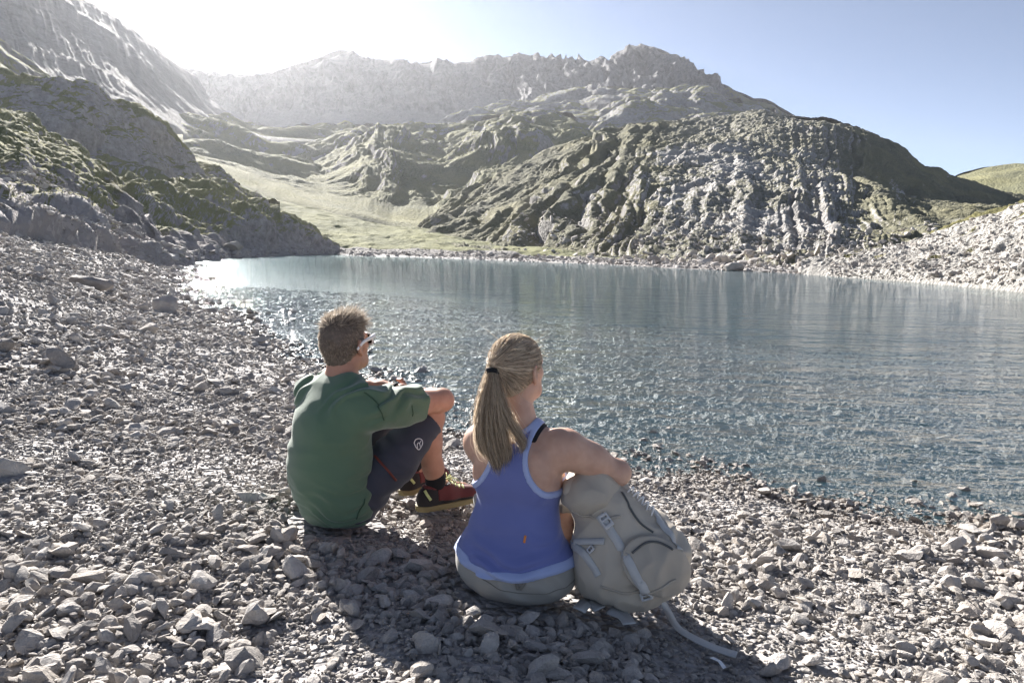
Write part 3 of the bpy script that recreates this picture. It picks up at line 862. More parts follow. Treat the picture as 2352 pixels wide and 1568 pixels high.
# stones one can point to: photograph column and row, size (m), shape, turn, label
NAMED = [
    (2082, 1278, 0.115, 4, (0.1, 0.15, 2.6), 0.8, "large flat pale stone on the sunlit shingle well to the right of the backpack"),
    (2272, 1272, 0.135, 9, (0.25, 0.1, 2.3), 0.9, "big pale angular stone at the right end of the beach below the waterline"),
    (980, 1482, 0.075, 2, (0.1, -0.1, 0.3), 1.1, "pale blocky stone lying alone at the front edge of the man's shadow"),
    (1094, 1408, 0.070, 7, (0.2, 0.1, 1.0), 1.2, "chunky grey stone in shade just left of the woman's hip"),
    (313, 985, 0.150, 5, (0.5, 0.0, 0.1), 0.9, "wide flat-topped grey stone standing out in the fine shingle left of the man"),
    (212, 1330, 0.105, 11, (0.15, 0.2, 0.4), 1.0, "low slab stone among the coarse shingle at the left edge"),
    (555, 1512, 0.115, 3, (0.2, 0.15, 0.5), 1.1, "big wedge-shaped grey stone at the bottom edge left of centre"),
    (1232, 1488, 0.075, 8, (1.3, 0.2, 0.2), 0.8, "upright stone catching a sunny patch inside the woman's shadow"),
    (14, 1082, 0.200, 6, (0.9, 0.4, 0.8), 1.0, "tilted grey slab cut off by the left edge of the view"),
    (2252, 1072, 0.075, 1, (0.1, 0.1, 0.7), 0.9, "small dark stone poking out of the shallow water at the right"),
    (1788, 1530, 0.070, 10, (0.3, -0.1, 0.2), 1.2, "square-fronted stone in shade near the bottom right end of the shadow"),
    (1862, 1520, 0.085, 12, (0.3, 0.5, 2.4), 1.0, "long pale stone half in sun on the edge of the big shadow at the bottom"),
    (575, 1145, 0.120, 13, (0.1, 0.1, 0.2), 0.8, "pale stepped stone beside the lower left of the man's back"),
    (170, 935, 0.190, 0, (0.15, 0.1, 1.9), 0.9, "rounded grey stone on the rough bank left of the flat-topped stone"),
]
BOULDERS = [
    (88, 552, 1.55, 5, (0.05, 0.25, 0.4), 0.62, "brown grey boulder lying on the scree under the left grassy slope"),
    (212, 655, 0.85, 9, (0.1, 0.1, 0.2), 0.75, "dark boulder on the shingle near the left waterline"),
    (300, 612, 0.7, 3, (0.2, 0.1, 1.2), 0.9, "grey boulder at the foot of the rocky headland by the water"),
    (385, 652, 0.35, 7, (0.1, 0.1, 0.7), 0.9, "small wet boulder in the glinting shallows at the left shore"),
]
# ------------------------------------------------------------------ solid modelling by distance fields (bodies and clothes as single closed skins)
def V3(*a): return np.array(a, float)

class Field:
    """union of rounded shapes blended where they meet"""
    def __init__(self): self.ops = []
    def cap(self, a, b, ra, rb=None, k=0.02):
        self.ops.append(('c', np.asarray(a, np.float32), np.asarray(b, np.float32), ra, ra if rb is None else rb, k)); return self
    def chain(self, pts, rad, k=0.02):
        for i in range(len(pts) - 1): self.cap(pts[i], pts[i + 1], rad[i], rad[i + 1], k)
        return self
    def ell(self, c, r, M=None, k=0.03):
        self.ops.append(('e', np.asarray(c, np.float32), np.asarray(r, np.float32), np.eye(3, dtype=np.float32) if M is None else np.asarray(M, np.float32), 0, k)); return self
    def box(self, c, r, M=None, rnd=0.01, k=0.005):
        self.ops.append(('b', np.asarray(c, np.float32), np.asarray(r, np.float32), np.eye(3, dtype=np.float32) if M is None else np.asarray(M, np.float32), rnd, k)); return self
    def __call__(self, p):
        d = None
        for op in self.ops:
            if op[0] == 'c':
                _, a, b, ra, rb, k = op
                ab = b - a
                pa = p - a
                t = np.clip(pa @ ab / max(float(ab @ ab), 1e-9), 0, 1)
                q = pa - t[:, None] * ab
                e = np.sqrt((q * q).sum(1)) - (ra + (rb - ra) * t)
            elif op[0] == 'e':
                _, c, r, M, _z, k = op
                q = (p - c) @ M
                k0 = np.sqrt(((q / r) ** 2).sum(1)); k1 = np.sqrt(((q / (r * r)) ** 2).sum(1))
                e = k0 * (k0 - 1) / np.maximum(k1, 1e-6)
            else:
                _, c, r, M, rnd, k = op
                q = np.abs((p - c) @ M) - (r - rnd)
                e = np.sqrt((np.maximum(q, 0) ** 2).sum(1)) + np.minimum(q.max(1), 0) - rnd
            if d is None: d = e
            else:
                h = np.clip(0.5 + 0.5 * (d - e) / k, 0, 1)
                d = d + (e - d) * h - k * h * (1 - h)
        return d

def skin_mesh(fn, lo, hi, h):
    """closed surface fn = 0 as quads (surface nets on a sparse grid)"""
    lo = np.asarray(lo, float); hi = np.asarray(hi, float)
    B = 4
    nc = np.ceil((hi - lo) / (h * B)).astype(int)
    ci = np.stack(np.meshgrid(*[np.arange(n) for n in nc], indexing='ij'), -1).reshape(-1, 3)
    cc = (lo + (ci * B + (B - 1) / 2) * h).astype(np.float32)
    cd = fn(cc)
    D = np.repeat(np.repeat(np.repeat(cd.reshape(nc), B, 0), B, 1), B, 2).astype(np.float32)
    act = np.abs(cd) < h * B * 1.35
    off = np.stack(np.meshgrid(*[np.arange(B)] * 3, indexing='ij'), -1).reshape(-1, 3)
    fi = (ci[act][:, None, :] * B + off[None]).reshape(-1, 3)
    for s in range(0, len(fi), 400000):
        q = fi[s:s + 400000]
        D[q[:, 0], q[:, 1], q[:, 2]] = fn((lo + q * h).astype(np.float32))
    D[0], D[-1], D[:, 0], D[:, -1], D[:, :, 0], D[:, :, -1] = (1e-3 + np.abs(x) for x in (D[0], D[-1], D[:, 0], D[:, -1], D[:, :, 0], D[:, :, -1]))
    S = D < 0
    nx, ny, nz = D.shape
    c8 = sum(S[a:nx - 1 + a, b:ny - 1 + b, c:nz - 1 + c].astype(np.int8) for a in (0, 1) for b in (0, 1) for c in (0, 1))
    cells = np.argwhere((c8 > 0) & (c8 < 8))
    vid = np.full((nx - 1, ny - 1, nz - 1), -1, np.int32)
    vid[cells[:, 0], cells[:, 1], cells[:, 2]] = np.arange(len(cells))
    acc = np.zeros((len(cells), 3)); cnt = np.zeros(len(cells))
    cor = [(a, b, c) for a in (0, 1) for b in (0, 1) for c in (0, 1)]
    for i, p in enumerate(cor):
        for q in cor[i + 1:]:
            if sum(abs(x - y) for x, y in zip(p, q)) != 1: continue
            d0 = D[cells[:, 0] + p[0], cells[:, 1] + p[1], cells[:, 2] + p[2]]
            d1 = D[cells[:, 0] + q[0], cells[:, 1] + q[1], cells[:, 2] + q[2]]
            m = (d0 < 0) != (d1 < 0)
            t = np.where(m, d0 / np.where(m, d0 - d1, 1), 0)
            pos = np.array(p) + t[:, None] * (np.array(q) - np.array(p))
            acc[m] += pos[m]; cnt[m] += 1
    V = lo + (cells + acc / cnt[:, None]) * h
    F = []
    for ax in range(3):
        sl0 = [slice(None)] * 3; sl1 = [slice(None)] * 3
        sl0[ax] = slice(0, -1); sl1[ax] = slice(1, None)
        A, Bq = S[tuple(sl0)], S[tuple(sl1)]
        e = np.argwhere(A != Bq)
        u, w = [(1, 2), (2, 0), (0, 1)][ax]
        e = e[(e[:, u] > 0) & (e[:, w] > 0)]
        e = e[(e[:, u] < D.shape[u] - 1) & (e[:, w] < D.shape[w] - 1)]
        def cell(du, dw):
            c = e.copy(); c[:, u] += du; c[:, w] += dw
            return vid[c[:, 0], c[:, 1], c[:, 2]]
        q = np.stack([cell(-1, -1), cell(0, -1), cell(0, 0), cell(-1, 0)], 1)
        flip = ~A[e[:, 0], e[:, 1], e[:, 2]]
        q[flip] = q[flip][:, ::-1]
        F.append(q)
    F = np.concatenate(F)
    F = F[(F >= 0).all(1)]
    return V, F

def grad(fn, p, e=0.002):
    p = np.asarray(p, np.float32)
    g = np.stack([fn(p + np.float32(e) * np.eye(3, dtype=np.float32)[k]) - fn(p - np.float32(e) * np.eye(3, dtype=np.float32)[k]) for k in range(3)], 1)
    return g / np.maximum(np.linalg.norm(g, axis=1, keepdims=True), 1e-9)

def onto(fn, p, off=0.0, it=6):
    p = np.array(p, np.float32)
    for _ in range(it):
        p = p - grad(fn, p) * ((fn(p) - off) * 0.9)[:, None]
    return p

class Frame:
    """local (right, forward, up) axes of something that stands at loc, turned by yaw to the right of +Y"""
    def __init__(self, loc, yaw, pitch=0.0, roll=0.0, build=(1.0, 1.0, 1.0)):
        self.loc = np.asarray(loc, float)
        self.s = np.asarray(build, float)
        M = Matrix.Rotation(-yaw, 3, 'Z') @ Matrix.Rotation(pitch, 3, 'X') @ Matrix.Rotation(roll, 3, 'Y')
        self.M = np.array(M)
    def w(self, *p):
        p = np.asarray(p if len(p) > 1 else p[0], float)
        return (p * self.s) @ self.M.T + self.loc
    def l(self, p):
        return (((p - self.loc) @ self.M) / self.s).astype(np.float32)

def march(fn, px, py, t0, t1, off=0.0):
    """first point of the surface on the sight line through a column and row of the photograph"""
    d = ray(px, py); d = d / np.linalg.norm(d)
    t = t0
    while t < t1:
        v = float(fn((CAMP + d * t)[None].astype(np.float32))[0]) - off
        if v < 5e-4: return CAMP + d * t
        t += max(v * 0.7, 5e-4)
    return None

def tube(pts, rad, n=6, flat=None, cap=True):
    """tube along points; flat = (half width, half thickness, normals) for a webbing strap"""
    pts = np.asarray(pts, float); m = len(pts)
    T = np.gradient(pts, axis=0); T /= np.maximum(np.linalg.norm(T, axis=1, keepdims=True), 1e-9)
    if flat is not None:
        N = np.asarray(flat[2], float); N = np.broadcast_to(N, pts.shape).copy()
    else:
        N = np.cross(T, np.broadcast_to(V3(0.31, 0.23, 0.92), pts.shape))
    N = N - T * (N * T).sum(1, keepdims=True); N /= np.maximum(np.linalg.norm(N, axis=1, keepdims=True), 1e-9)
    Bn = np.cross(T, N)
    if flat is not None:
        hw, ht = np.broadcast_to(flat[0], (m,)), flat[1]
        off = [(-1, -1), (1, -1), (1, 1), (-1, 1)]
        ring = np.stack([pts + Bn * (hw[:, None] * a) + N * (ht * b) for a, b in off], 1); n = 4
    else:
        r = np.broadcast_to(rad, (m,))
        an = np.arange(n) * 2 * math.pi / n
        ring = np.stack([pts + (N * math.cos(a) + Bn * math.sin(a)) * r[:, None] for a in an], 1)
    V = ring.reshape(-1, 3)
    i = np.arange(m * n).reshape(m, n)
    F = np.stack([i[:-1], np.roll(i, -1, 1)[:-1], np.roll(i, -1, 1)[1:], i[1:]], -1).reshape(-1, 4)
    if cap:
        for row, rev in ((i[0], True), (i[-1], False)):
            if n == 4: F = np.concatenate([F, (row[::-1] if rev else row)[None]])
            elif n == 6:
                rr = row[::-1] if rev else row
                F = np.concatenate([F, [rr[[0, 1, 2, 3]], rr[[0, 3, 4, 5]]]])
    return V, F

def join(parts):
    V, F, o = [], [], 0
    for v, f in parts:
        V.append(v); F.append(f + o); o += len(v)
    return np.concatenate(V), np.concatenate(F)

def spline(pts, n):
    pts = np.asarray(pts, float)
    return catmull(pts[:, None, :], np.linspace(0, len(pts) - 1, n))[:, 0]

def strands(roots, dirs, lens, width, droop, seg=4, seed=0, curl=0.25):
    """thin tapered hairs as ribbons"""
    r = np.random.RandomState(seed)
    n = len(roots)
    d = dirs / np.linalg.norm(dirs, axis=1, keepdims=True)
    side = np.cross(d, r.normal(size=(n, 3))); side /= np.linalg.norm(side, axis=1, keepdims=True)
    bend = r.normal(size=(n, 3)) * curl
    P = []
    for k in range(seg + 1):
        t = k / seg
        P.append(roots + d * (lens * t)[:, None] + (bend * (t * t)) * lens[:, None] + np.asarray(droop) * (t * t) * lens[:, None])
    P = np.stack(P, 1)
    w = width * (1 - np.linspace(0, 1, seg + 1) ** 2 * 0.85)
    L_ = P - side[:, None, :] * w[None, :, None] * 0.5
    R2 = P + side[:, None, :] * w[None, :, None] * 0.5
    V = np.stack([L_, R2], 2).reshape(-1, 3)
    base = np.arange(n)[:, None] * (2 * (seg + 1))
    k = np.arange(seg)[None] * 2
    F = np.stack([base + k, base + k + 1, base + k + 3, base + k + 2], -1).reshape(-1, 4)
    return V, F

def guided(paths, radii, n, width, seed=0, fray=0.0, npts=12):
    """n hairs that follow a bundle: paths (k,m,3) guides, each hair offset from its guide by a fixed part of the radius"""
    r = np.random.RandomState(seed)
    V, F, o = [], [], 0
    for i in range(n):
        g = paths[r.randint(len(paths))]
        m = len(g)
        off = r.normal(size=3) * 0.5
        c = g + off * radii[:, None]
        c = c + np.cumsum(r.normal(size=(m, 3)) * fray, 0)
        a = r.uniform(0.66, 1.0)
        c = c[:max(3, int(m * a))]
        m = len(c)
        T = np.gradient(c, axis=0)
        side = np.cross(T, r.normal(size=3)); side /= np.maximum(np.linalg.norm(side, axis=1, keepdims=True), 1e-9)
        w = width * (1 - np.linspace(0, 1, m) ** 3 * 0.8)[:, None] * 0.5
        V.append(np.stack([c - side * w, c + side * w], 1).reshape(-1, 3))
        k = np.arange(m - 1) * 2
        F.append(np.stack([k, k + 1, k + 3, k + 2], -1) + o)
        o += 2 * m
    return np.concatenate(V), np.concatenate(F)

# ------------------------------------------------------------------ materials of people and their things
def skin_mat(name, c):
    t = NT(name, 0.5, 0.35)
    v = t.coord("Object")
    n = t.noise(v, 18, 4)
    f = t.noise(v, 320, 3)
    col = t.mix(t.ramp(n, [(0.3, (0, 0, 0)), (0.7, (1, 1, 1))]), [c[0] * 0.84, c[1] * 0.74, c[2] * 0.70], [c[0] * 1.06, c[1] * 1.02, c[2]])
    t.b.inputs["Subsurface Weight"].default_value = 0.18
    t.b.inputs["Subsurface Radius"].default_value = (0.012, 0.005, 0.003)
    return t.done(col, t.bump(f, 0.15, 0.002))

def cloth_mat(name, c, weave=900, rough=0.85, sheen=0.2, fold=0.0):
    t = NT(name, rough, 0.2)
    v = t.coord("Object")
    w = t.noise(v, weave, 2)
    n = t.noise(v, 9, 4)
    col = t.mix(n, [x * 0.88 for x in c], [min(1, x * 1.12) for x in c])
    col = t.mix(t.math('MULTIPLY', w, 0.25), col, [min(1, x * 1.35) for x in c])
    t.b.inputs["Sheen Weight"].default_value = sheen
    return t.done(col, t.bump(w, 0.25, 0.002))

def hair_mat(name, dark, pale):
    t = NT(name, 0.5, 0.4)
    v = t.coord("Object")
    n = t.noise(v, 60, 3)
    n2 = t.new("NewGeometry").outputs["Random Per Island"]
    col = t.mix(t.ramp(t.math('ADD', t.math('MULTIPLY', n, 0.35), t.math('MULTIPLY', n2, 0.65)), [(0.2, (0, 0, 0)), (0.85, (1, 1, 1))]), dark, pale)
    tr = t.new("BsdfTranslucent"); t.put(tr.inputs[0], col)
    mx = t.new("MixShader"); mx.inputs[0].default_value = 0.5
    t.done(col)
    t.put(mx.inputs[1], t.b.outputs[0]); t.put(mx.inputs[2], tr.outputs[0])
    t.put(t.n["Material Output"].inputs["Surface"], mx.outputs[0])
    return t.m

def plain_mat(name, c, rough=0.5, spec=0.4):
    t = NT(name, rough, spec)
    v = t.coord("Object")
    n = t.noise(v, 60, 3)
    return t.done(t.mix(n, [x * 0.85 for x in c], [min(1, x * 1.15) for x in c]))
# ------------------------------------------------------------------ people
def part(name, fn, lo, hi, h, mat, parent, smooth_it=0):
    v, f = skin_mesh(fn, lo, hi, h)
    return new_mesh(name, v, f, mat, parent)

def bounds(pts, m):
    pts = np.asarray(pts)
    return pts.min(0) - m, pts.max(0) + m

def head_field(F, H, s=1.0, female=False):
    """H: Frame of the head, origin at the middle of the skull; local x right, y face, z up"""
    M = H.M.T.T
    e = lambda c, r, k: F.ell(H.w(V3(*c) * s), V3(*r) * s, H.M, k)
    c = lambda a, b, ra, rb, k: F.cap(H.w(V3(*a) * s), H.w(V3(*b) * s), ra * s, rb * s, k)
    e((0, -0.012, 0.015), (0.076, 0.098, 0.088), 0.02)
    e((0, 0.035, -0.045), (0.060, 0.062, 0.078), 0.03)
    e((0, 0.052, -0.088), (0.040, 0.042, 0.030), 0.03)
    c((-0.046, 0.0, -0.075), (-0.022, 0.072, -0.100), 0.020, 0.016, 0.03)
    c((0.046, 0.0, -0.075), (0.022, 0.072, -0.100), 0.020, 0.016, 0.03)
    c((-0.034, 0.082, 0.010), (0.034, 0.082, 0.010), 0.013, 0.013, 0.015)
    c((0, 0.092, 0.0), (0, 0.113, -0.038), 0.007, 0.0115, 0.008)
    c((-0.010, 0.100, -0.042), (0.010, 0.100, -0.042), 0.008, 0.008, 0.006)
    c((-0.020, 0.089, -0.068), (0.020, 0.089, -0.068), 0.006, 0.006, 0.004)
    c((-0.017, 0.087, -0.077), (0.017, 0.087, -0.077), 0.0065, 0.0065, 0.004)
    c((-0.034, 0.078, -0.030), (-0.050, 0.050, -0.026), 0.014, 0.014, 0.02)
    c((0.034, 0.078, -0.030), (0.050, 0.050, -0.026), 0.014, 0.014, 0.02)
    for sx in (-1, 1):
        e((sx * 0.031, 0.079, -0.008), (0.012, 0.011, 0.008), 0.004)
        F.chain([H.w(V3(sx * a, b, d) * s) for a, b, d in ((0.074, 0.004, -0.048), (0.083, -0.016, -0.030), (0.087, -0.024, -0.006), (0.084, -0.012, 0.012), (0.078, 0.004, 0.004))],
                [0.0075 * s, 0.0065 * s, 0.006 * s, 0.006 * s, 0.005 * s], 0.004)
        e((sx * 0.077, -0.006, -0.018), (0.006, 0.016, 0.024), 0.006)
    return F

def hand(F, wrist, palm, fdir, side, s=1.0):
    """palm and five bent fingers: wrist, palm centre, finger direction, thumb side direction"""
    fdir = fdir / np.linalg.norm(fdir)
    side = side - fdir * (side @ fdir); side = side / np.linalg.norm(side)
    nrm = np.cross(fdir, side)
    F.chain([wrist, palm], [0.026 * s, 0.030 * s], 0.02)
    M = np.stack([side, fdir, nrm], 1)
    F.ell(palm, V3(0.042, 0.050, 0.017) * s, M, 0.015)
    for i, (o, ln) in enumerate(((0.030, 0.070), (0.010, 0.079), (-0.010, 0.073), (-0.029, 0.058))):
        b = palm + side * o * s * 1.05 + fdir * 0.040 * s
        sp = side * o * 0.35 * s
        p1 = b + fdir * ln * 0.45 * s + sp * 0.4 - nrm * 0.010 * s
        p2 = p1 + fdir * ln * 0.32 * s + sp * 0.2 - nrm * 0.018 * s
        p3 = p2 + fdir * ln * 0.2 * s - nrm * 0.017 * s
        F.chain([b, p1, p2, p3], [0.0092 * s, 0.0084 * s, 0.0078 * s, 0.0066 * s], 0.004)
    tb = palm + side * 0.034 * s - fdir * 0.022 * s
    t1 = tb + side * 0.030 * s + fdir * 0.026 * s - nrm * 0.008 * s
    t2 = t1 + side * 0.008 * s + fdir * 0.030 * s - nrm * 0.006 * s
    F.chain([tb, t1, t2], [0.013 * s, 0.0105 * s, 0.0082 * s], 0.01)

def ground_at(x, y):
    return float(ground_z(np.array([[x, y]]))[0])

def folds(p, axis, freq, seed):
    """soft cloth folds across an axis"""
    t = (p @ np.asarray(axis, np.float32)) * freq
    w = perlin(np.column_stack([p * 7.0]).astype(np.float32), seed) * 2.2
    return np.sin(t + w * 2.0) * np.clip(perlin(p * 5.0 + 11, seed + 3) + 0.35, 0, 1)

def seam(name, fn, pix, t0, t1, rad, mat, parent, off=0.001, n=40, flat=None):
    """a thin cord or tape that lies on a surface along points picked on the photograph"""
    P = [march(fn, a, b, t0, t1) for a, b in pix]
    P = np.array([p for p in P if p is not None])
    if len(P) < 2: return None
    S = onto(fn, spline(P, n), off)
    if flat is None: v, f = tube(S, rad)
    else: v, f = tube(S, 0, flat=(flat[0], flat[1], grad(fn, S)))
    return new_mesh(name, v, f, mat, parent)

def person(name, label, loc):
    o = bpy.data.objects.new(name, None); COL.objects.link(o)
    o.location = loc
    bpy.context.view_layer.update()
    return tag(o, label, "person")

def adopt(root):
    """children were modelled where they stand: keep them there"""
    for c in root.children:
        c.matrix_parent_inverse = Matrix.Translation(root.location).inverted()

# ---------------------------------------------------------------- man
MX, MY = -0.705, 2.64
MZ = ground_at(MX, MY) + 0.005
MAN = Frame((MX, MY, MZ), R_(44), build=(1.06, 1.0, 0.955))
man = person("person", "man in green t-shirt and dark shorts sitting with arms over his knees", (MX, MY, MZ))
mw = MAN.w
SKIN_M = skin_mat("skin_tanned", (0.47, 0.27, 0.19))
HEAD_M = Frame(mw(-0.020, 0.075, 0.765), R_(26), R_(7), R_(0))

def torso_man(F, g=0.0):
    F.ell(mw(0, 0.035, 0.115), V3(0.168 + g, 0.125 + g, 0.115), MAN.M, 0.05)
    F.ell(mw(0, 0.0, 0.25), V3(0.160 + g, 0.118 + g, 0.16), MAN.M, 0.06)
    F.ell(mw(0, -0.005, 0.40), V3(0.176 + g, 0.128 + g, 0.165), MAN.M, 0.06)
    F.cap(mw(-0.120, 0.025, 0.520), mw(0.120, 0.035, 0.520), 0.082 + g, None, 0.05)
    F.cap(mw(-0.045, 0.045, 0.590), mw(0.045, 0.045, 0.590), 0.050 + g, None, 0.05)
    return F
SH_R, SH_L = mw(0.190, 0.060, 0.525), mw(-0.195, 0.050, 0.520)
EL_R, EL_L = mw(0.190, 0.395, 0.505), mw(-0.200, 0.330, 0.490)
WR_R, WR_L = mw(-0.060, 0.430, 0.475), mw(-0.060, 0.385, 0.505)
HIP = [mw(s * 0.095, 0.02, 0.115) for s in (-1, 1)]
KN = [mw(-0.150, 0.365, 0.415), mw(0.125, 0.385, 0.415)]
AN = [mw(-0.095, 0.490, 0.085), mw(0.125, 0.420, 0.085)]
def arms_man(F, g=0.0, up_only=1.0):
    for S, E in ((SH_L, EL_L), (SH_R, EL_R)):
        F.chain([S, S + (E - S) * 0.5 * up_only, S + (E - S) * up_only], [0.062 + g, 0.053 + g, (0.044 if up_only == 1 else 0.052) + g], 0.05)
    return F
def legs_man(F, g=0.0):
    for i in (0, 1):
        F.chain([HIP[i], (HIP[i] + KN[i]) / 2 + V3(0, 0, -0.005), KN[i]], [0.084 + g, 0.078 + g, 0.056 + g], 0.04)
    return F
bm_ = torso_man(Field()); arms_man(bm_); legs_man(bm_)
for E, W, pm in ((EL_R, WR_R, -1), (EL_L, WR_L, 1)):
    bm_.ell(E + (W - E) * 0.02, V3(0.045, 0.045, 0.043), None, 0.02)
    bm_.chain([E, E + (W - E) * 0.3, W], [0.043, 0.044, 0.028], 0.02)
for i in (0, 1):
    d = AN[i] - KN[i]
    fw = MAN.M[:, 1]
    bm_.chain([KN[i], KN[i] + d * 0.32 - fw * 0.022, KN[i] + d * 0.7 - fw * 0.006, AN[i]], [0.054, 0.056, 0.041, 0.035], 0.03)
    bm_.ell(KN[i] + fw * 0.012 + V3(0, 0, 0.008), V3(0.050, 0.050, 0.052), None, 0.02)
    bm_.chain([AN[i], AN[i] + fw * 0.16 + V3(0, 0, -0.045)], [0.036, 0.028], 0.02)
hand(bm_, WR_R, WR_R + mw(-0.073, 0.012, -0.008) - mw(0, 0, 0), MAN.M @ V3(-1, 0.12, -0.35), MAN.M @ V3(0.1, 0.3, 0.9))
hand(bm_, WR_L, WR_L + mw(0.066, 0.010, -0.030) - mw(0, 0, 0), MAN.M @ V3(0.8, 0.15, -0.75), MAN.M @ V3(-0.1, 0.3, 0.9))
bm_.chain([mw(0, 0.035, 0.57), mw(-0.01, 0.055, 0.66), HEAD_M.w(0, -0.012, -0.05)], [0.064, 0.053, 0.051], 0.035)
head_field(bm_, HEAD_M)
lo, hi = bounds([mw(-0.3, -0.2, -0.01), mw(0.35, -0.2, 0), mw(-0.3, 0.75, 0), mw(0.3, 0.75, 0), HEAD_M.w(0, 0, 0.14), HEAD_M.w(0, -0.2, 0)], 0.03)
part("body", bm_, lo, hi, 0.0048, SKIN_M, man)

# hair
def hair_cap_m(p):
    q = HEAD_M.l(p)
    x, y, z = q[:, 0], q[:, 1], q[:, 2]
    r = np.array([0.080, 0.104, 0.096], np.float32)
    c = q - np.array([0, -0.014, 0.018], np.float32)
    k0 = np.sqrt(((c / r) ** 2).sum(1)); k1 = np.sqrt(((c / (r * r)) ** 2).sum(1))
    d = k0 * (k0 - 1) / np.maximum(k1, 1e-6)
    lobe = np.sqrt((x / 0.050) ** 2 + ((y + 0.055) / 0.038) ** 2 + ((z + 0.058) / 0.056) ** 2)
    d2 = (lobe - 1) * 0.045
    h = np.clip(0.5 + 0.5 * (d - d2) / 0.03, 0, 1)
    d = d + (d2 - d) * h - 0.03 * h * (1 - h)
    d -= 0.006 * sstep(z, 0.02, 0.09) + 0.003 * perlin(q * 55, 3) + 0.004 * perlin(q * 24, 5) * sstep(z, -0.03, 0.06)
    line = np.where(y > 0.03, 0.052 + 0 * y, np.where(np.abs(x) > 0.055, -0.012 - (0.03 - y) * 1.15, -0.012 - (0.03 - y) * 1.15))
    line = np.maximum(line, -0.118 + 0.012 * (np.abs(x) / 0.05) ** 2)
    return np.maximum(d, (line - z) * 0.7)
lo, hi = HEAD_M.w(0, 0, 0) - 0.17, HEAD_M.w(0, 0, 0) + 0.17
hv, hf = skin_mesh(hair_cap_m, lo, hi, 0.0045)
def hair_strands_m(n=9000, seed=4):
    r = np.random.RandomState(seed)
    c = r.randint(len(hf), size=n)
    w = r.dirichlet((1, 1, 1, 1), n)
    roots = (hv[hf[c]] * w[:, :, None]).sum(1)
    g = grad(hair_cap_m, roots)
    q = HEAD_M.l(roots.astype(np.float32))
    top = sstep(q[:, 2] + 0.25 * q[:, 1], 0.045, 0.085)
    front = sstep(q[:, 1], -0.04, 0.05) * top
    cw = q - np.array([0.0, -0.075, 0.055], np.float32)       # whorl on the crown
    tang = np.column_stack([cw[:, 0], cw[:, 1], cw[:, 2] * 0.4])
    tang /= np.linalg.norm(tang, axis=1, keepdims=True)
    down = np.column_stack([q[:, 0] * 2, -0.05 + 0 * q[:, 0], -1 + 0 * q[:, 0]])
    clump = np.stack([perlin(q * 75 + 5, 61), perlin(q * 75 + 15, 62), perlin(q * 75 + 25, 63)], 1)
    dl = tang * (0.35 + 0.65 * top)[:, None] + down * ((1 - top) * 0.9)[:, None] + np.array([0.05, 0.35, 0.55]) * top[:, None] + clump * (0.7 * top + 0.12)[:, None]
    d = dl @ HEAD_M.M.T + g * (0.10 + 0.55 * top)[:, None]
    d += r.normal(size=d.shape) * (0.10 + 0.10 * top)[:, None]
    ln = (0.010 + 0.018 * top + 0.016 * front) * r.uniform(0.6, 1.25, n)
    return strands(roots - g * 0.002, d, ln, 0.0017, (0, 0, -0.12), 3, seed, 0.22)
HAIR_M = hair_mat("hair_light_brown", (0.17, 0.135, 0.11), (0.66, 0.57, 0.46))
v, f = join([(hv, hf), hair_strands_m()])
hair = new_mesh("hair", v, f, HAIR_M, man)

# t-shirt
SHF = torso_man(Field(), 0.012)
arms_man(SHF, 0.017, 0.66)
SHF.ell(mw(0, 0.0, 0.12), V3(0.196, 0.138, 0.13), MAN.M, 0.05)
SHF.ell(mw(-0.02, -0.045, 0.25), V3(0.172, 0.105, 0.13), MAN.M, 0.06)
neck_c = mw(0, 0.095, 0.640)
sl = [(SH_R + (EL_R - SH_R) * 0.63, (EL_R - SH_R) / np.linalg.norm(EL_R - SH_R)), (SH_L + (EL_L - SH_L) * 0.63, (EL_L - SH_L) / np.linalg.norm(EL_L - SH_L))]
SHI = torso_man(Field(), 0.005); arms_man(SHI, 0.006, 0.66)
def shirt(p):
    q = MAN.l(p)
    d = SHF(p)
    x, y, z = q[:, 0], q[:, 1], q[:, 2]
    low = 1 - sstep(z, 0.10, 0.30)
    side = sstep(x, 0.02, 0.14)
    d = d - 0.0090 * low * (0.3 + 0.7 * side) * (0.5 + np.clip(perlin(q * 9 + 4, 33), -0.5, 1)) * np.sin(z * 125 + 30 * x + 8 * perlin(q * 7, 5))
    d = d - 0.012 * (1 - 2 * np.abs(perlin(q * np.array([3.5, 3.5, 4.5], np.float32) + 7, 44))) * sstep(z, 0.08, 0.2) * 0.6
    d = d - 0.0050 * (1 - low) * perlin(q * np.array([5, 5, 9], np.float32), 6)
    d = d + 0.011 * (np.abs(perlin(q * np.array([7, 7, 15], np.float32) + 3, 81)) - 0.25) * (0.35 + 0.65 * np.maximum(low, sstep(np.abs(x), 0.10, 0.17)))
    up = sstep(z, 0.44, 0.56)
    d = d - 0.0070 * up * np.sin(70 * (x * 0.8 - z + y * 0.4) + 6 * perlin(q * 9, 8)) * sstep(np.abs(x), 0.04, 0.13)
    hem = 0.022 + 0.012 * np.sin(x * 14) + 0 * y
    d = np.minimum(d, SHI(p))
    d = np.maximum(d, hem - z)
    d = np.maximum(d, np.where(z < 0.30, y - 0.045 - 0.30 * (z - 0.05), -1))
    nk = np.sqrt(((q - np.array([-0.006, 0.068, 0.662], np.float32)) ** 2).sum(1)) - 0.074
    d = np.maximum(d, -nk)
    for c, a in sl:
        s = (p - c.astype(np.float32)) @ a.astype(np.float32)
        near = ((p - c.astype(np.float32)) ** 2).sum(1) < 0.02
        d = np.where(near, np.maximum(d, s), d)
    return d
GREEN = cloth_mat("green_jersey", (0.090, 0.150, 0.095), 1100, 0.7, 0.3)
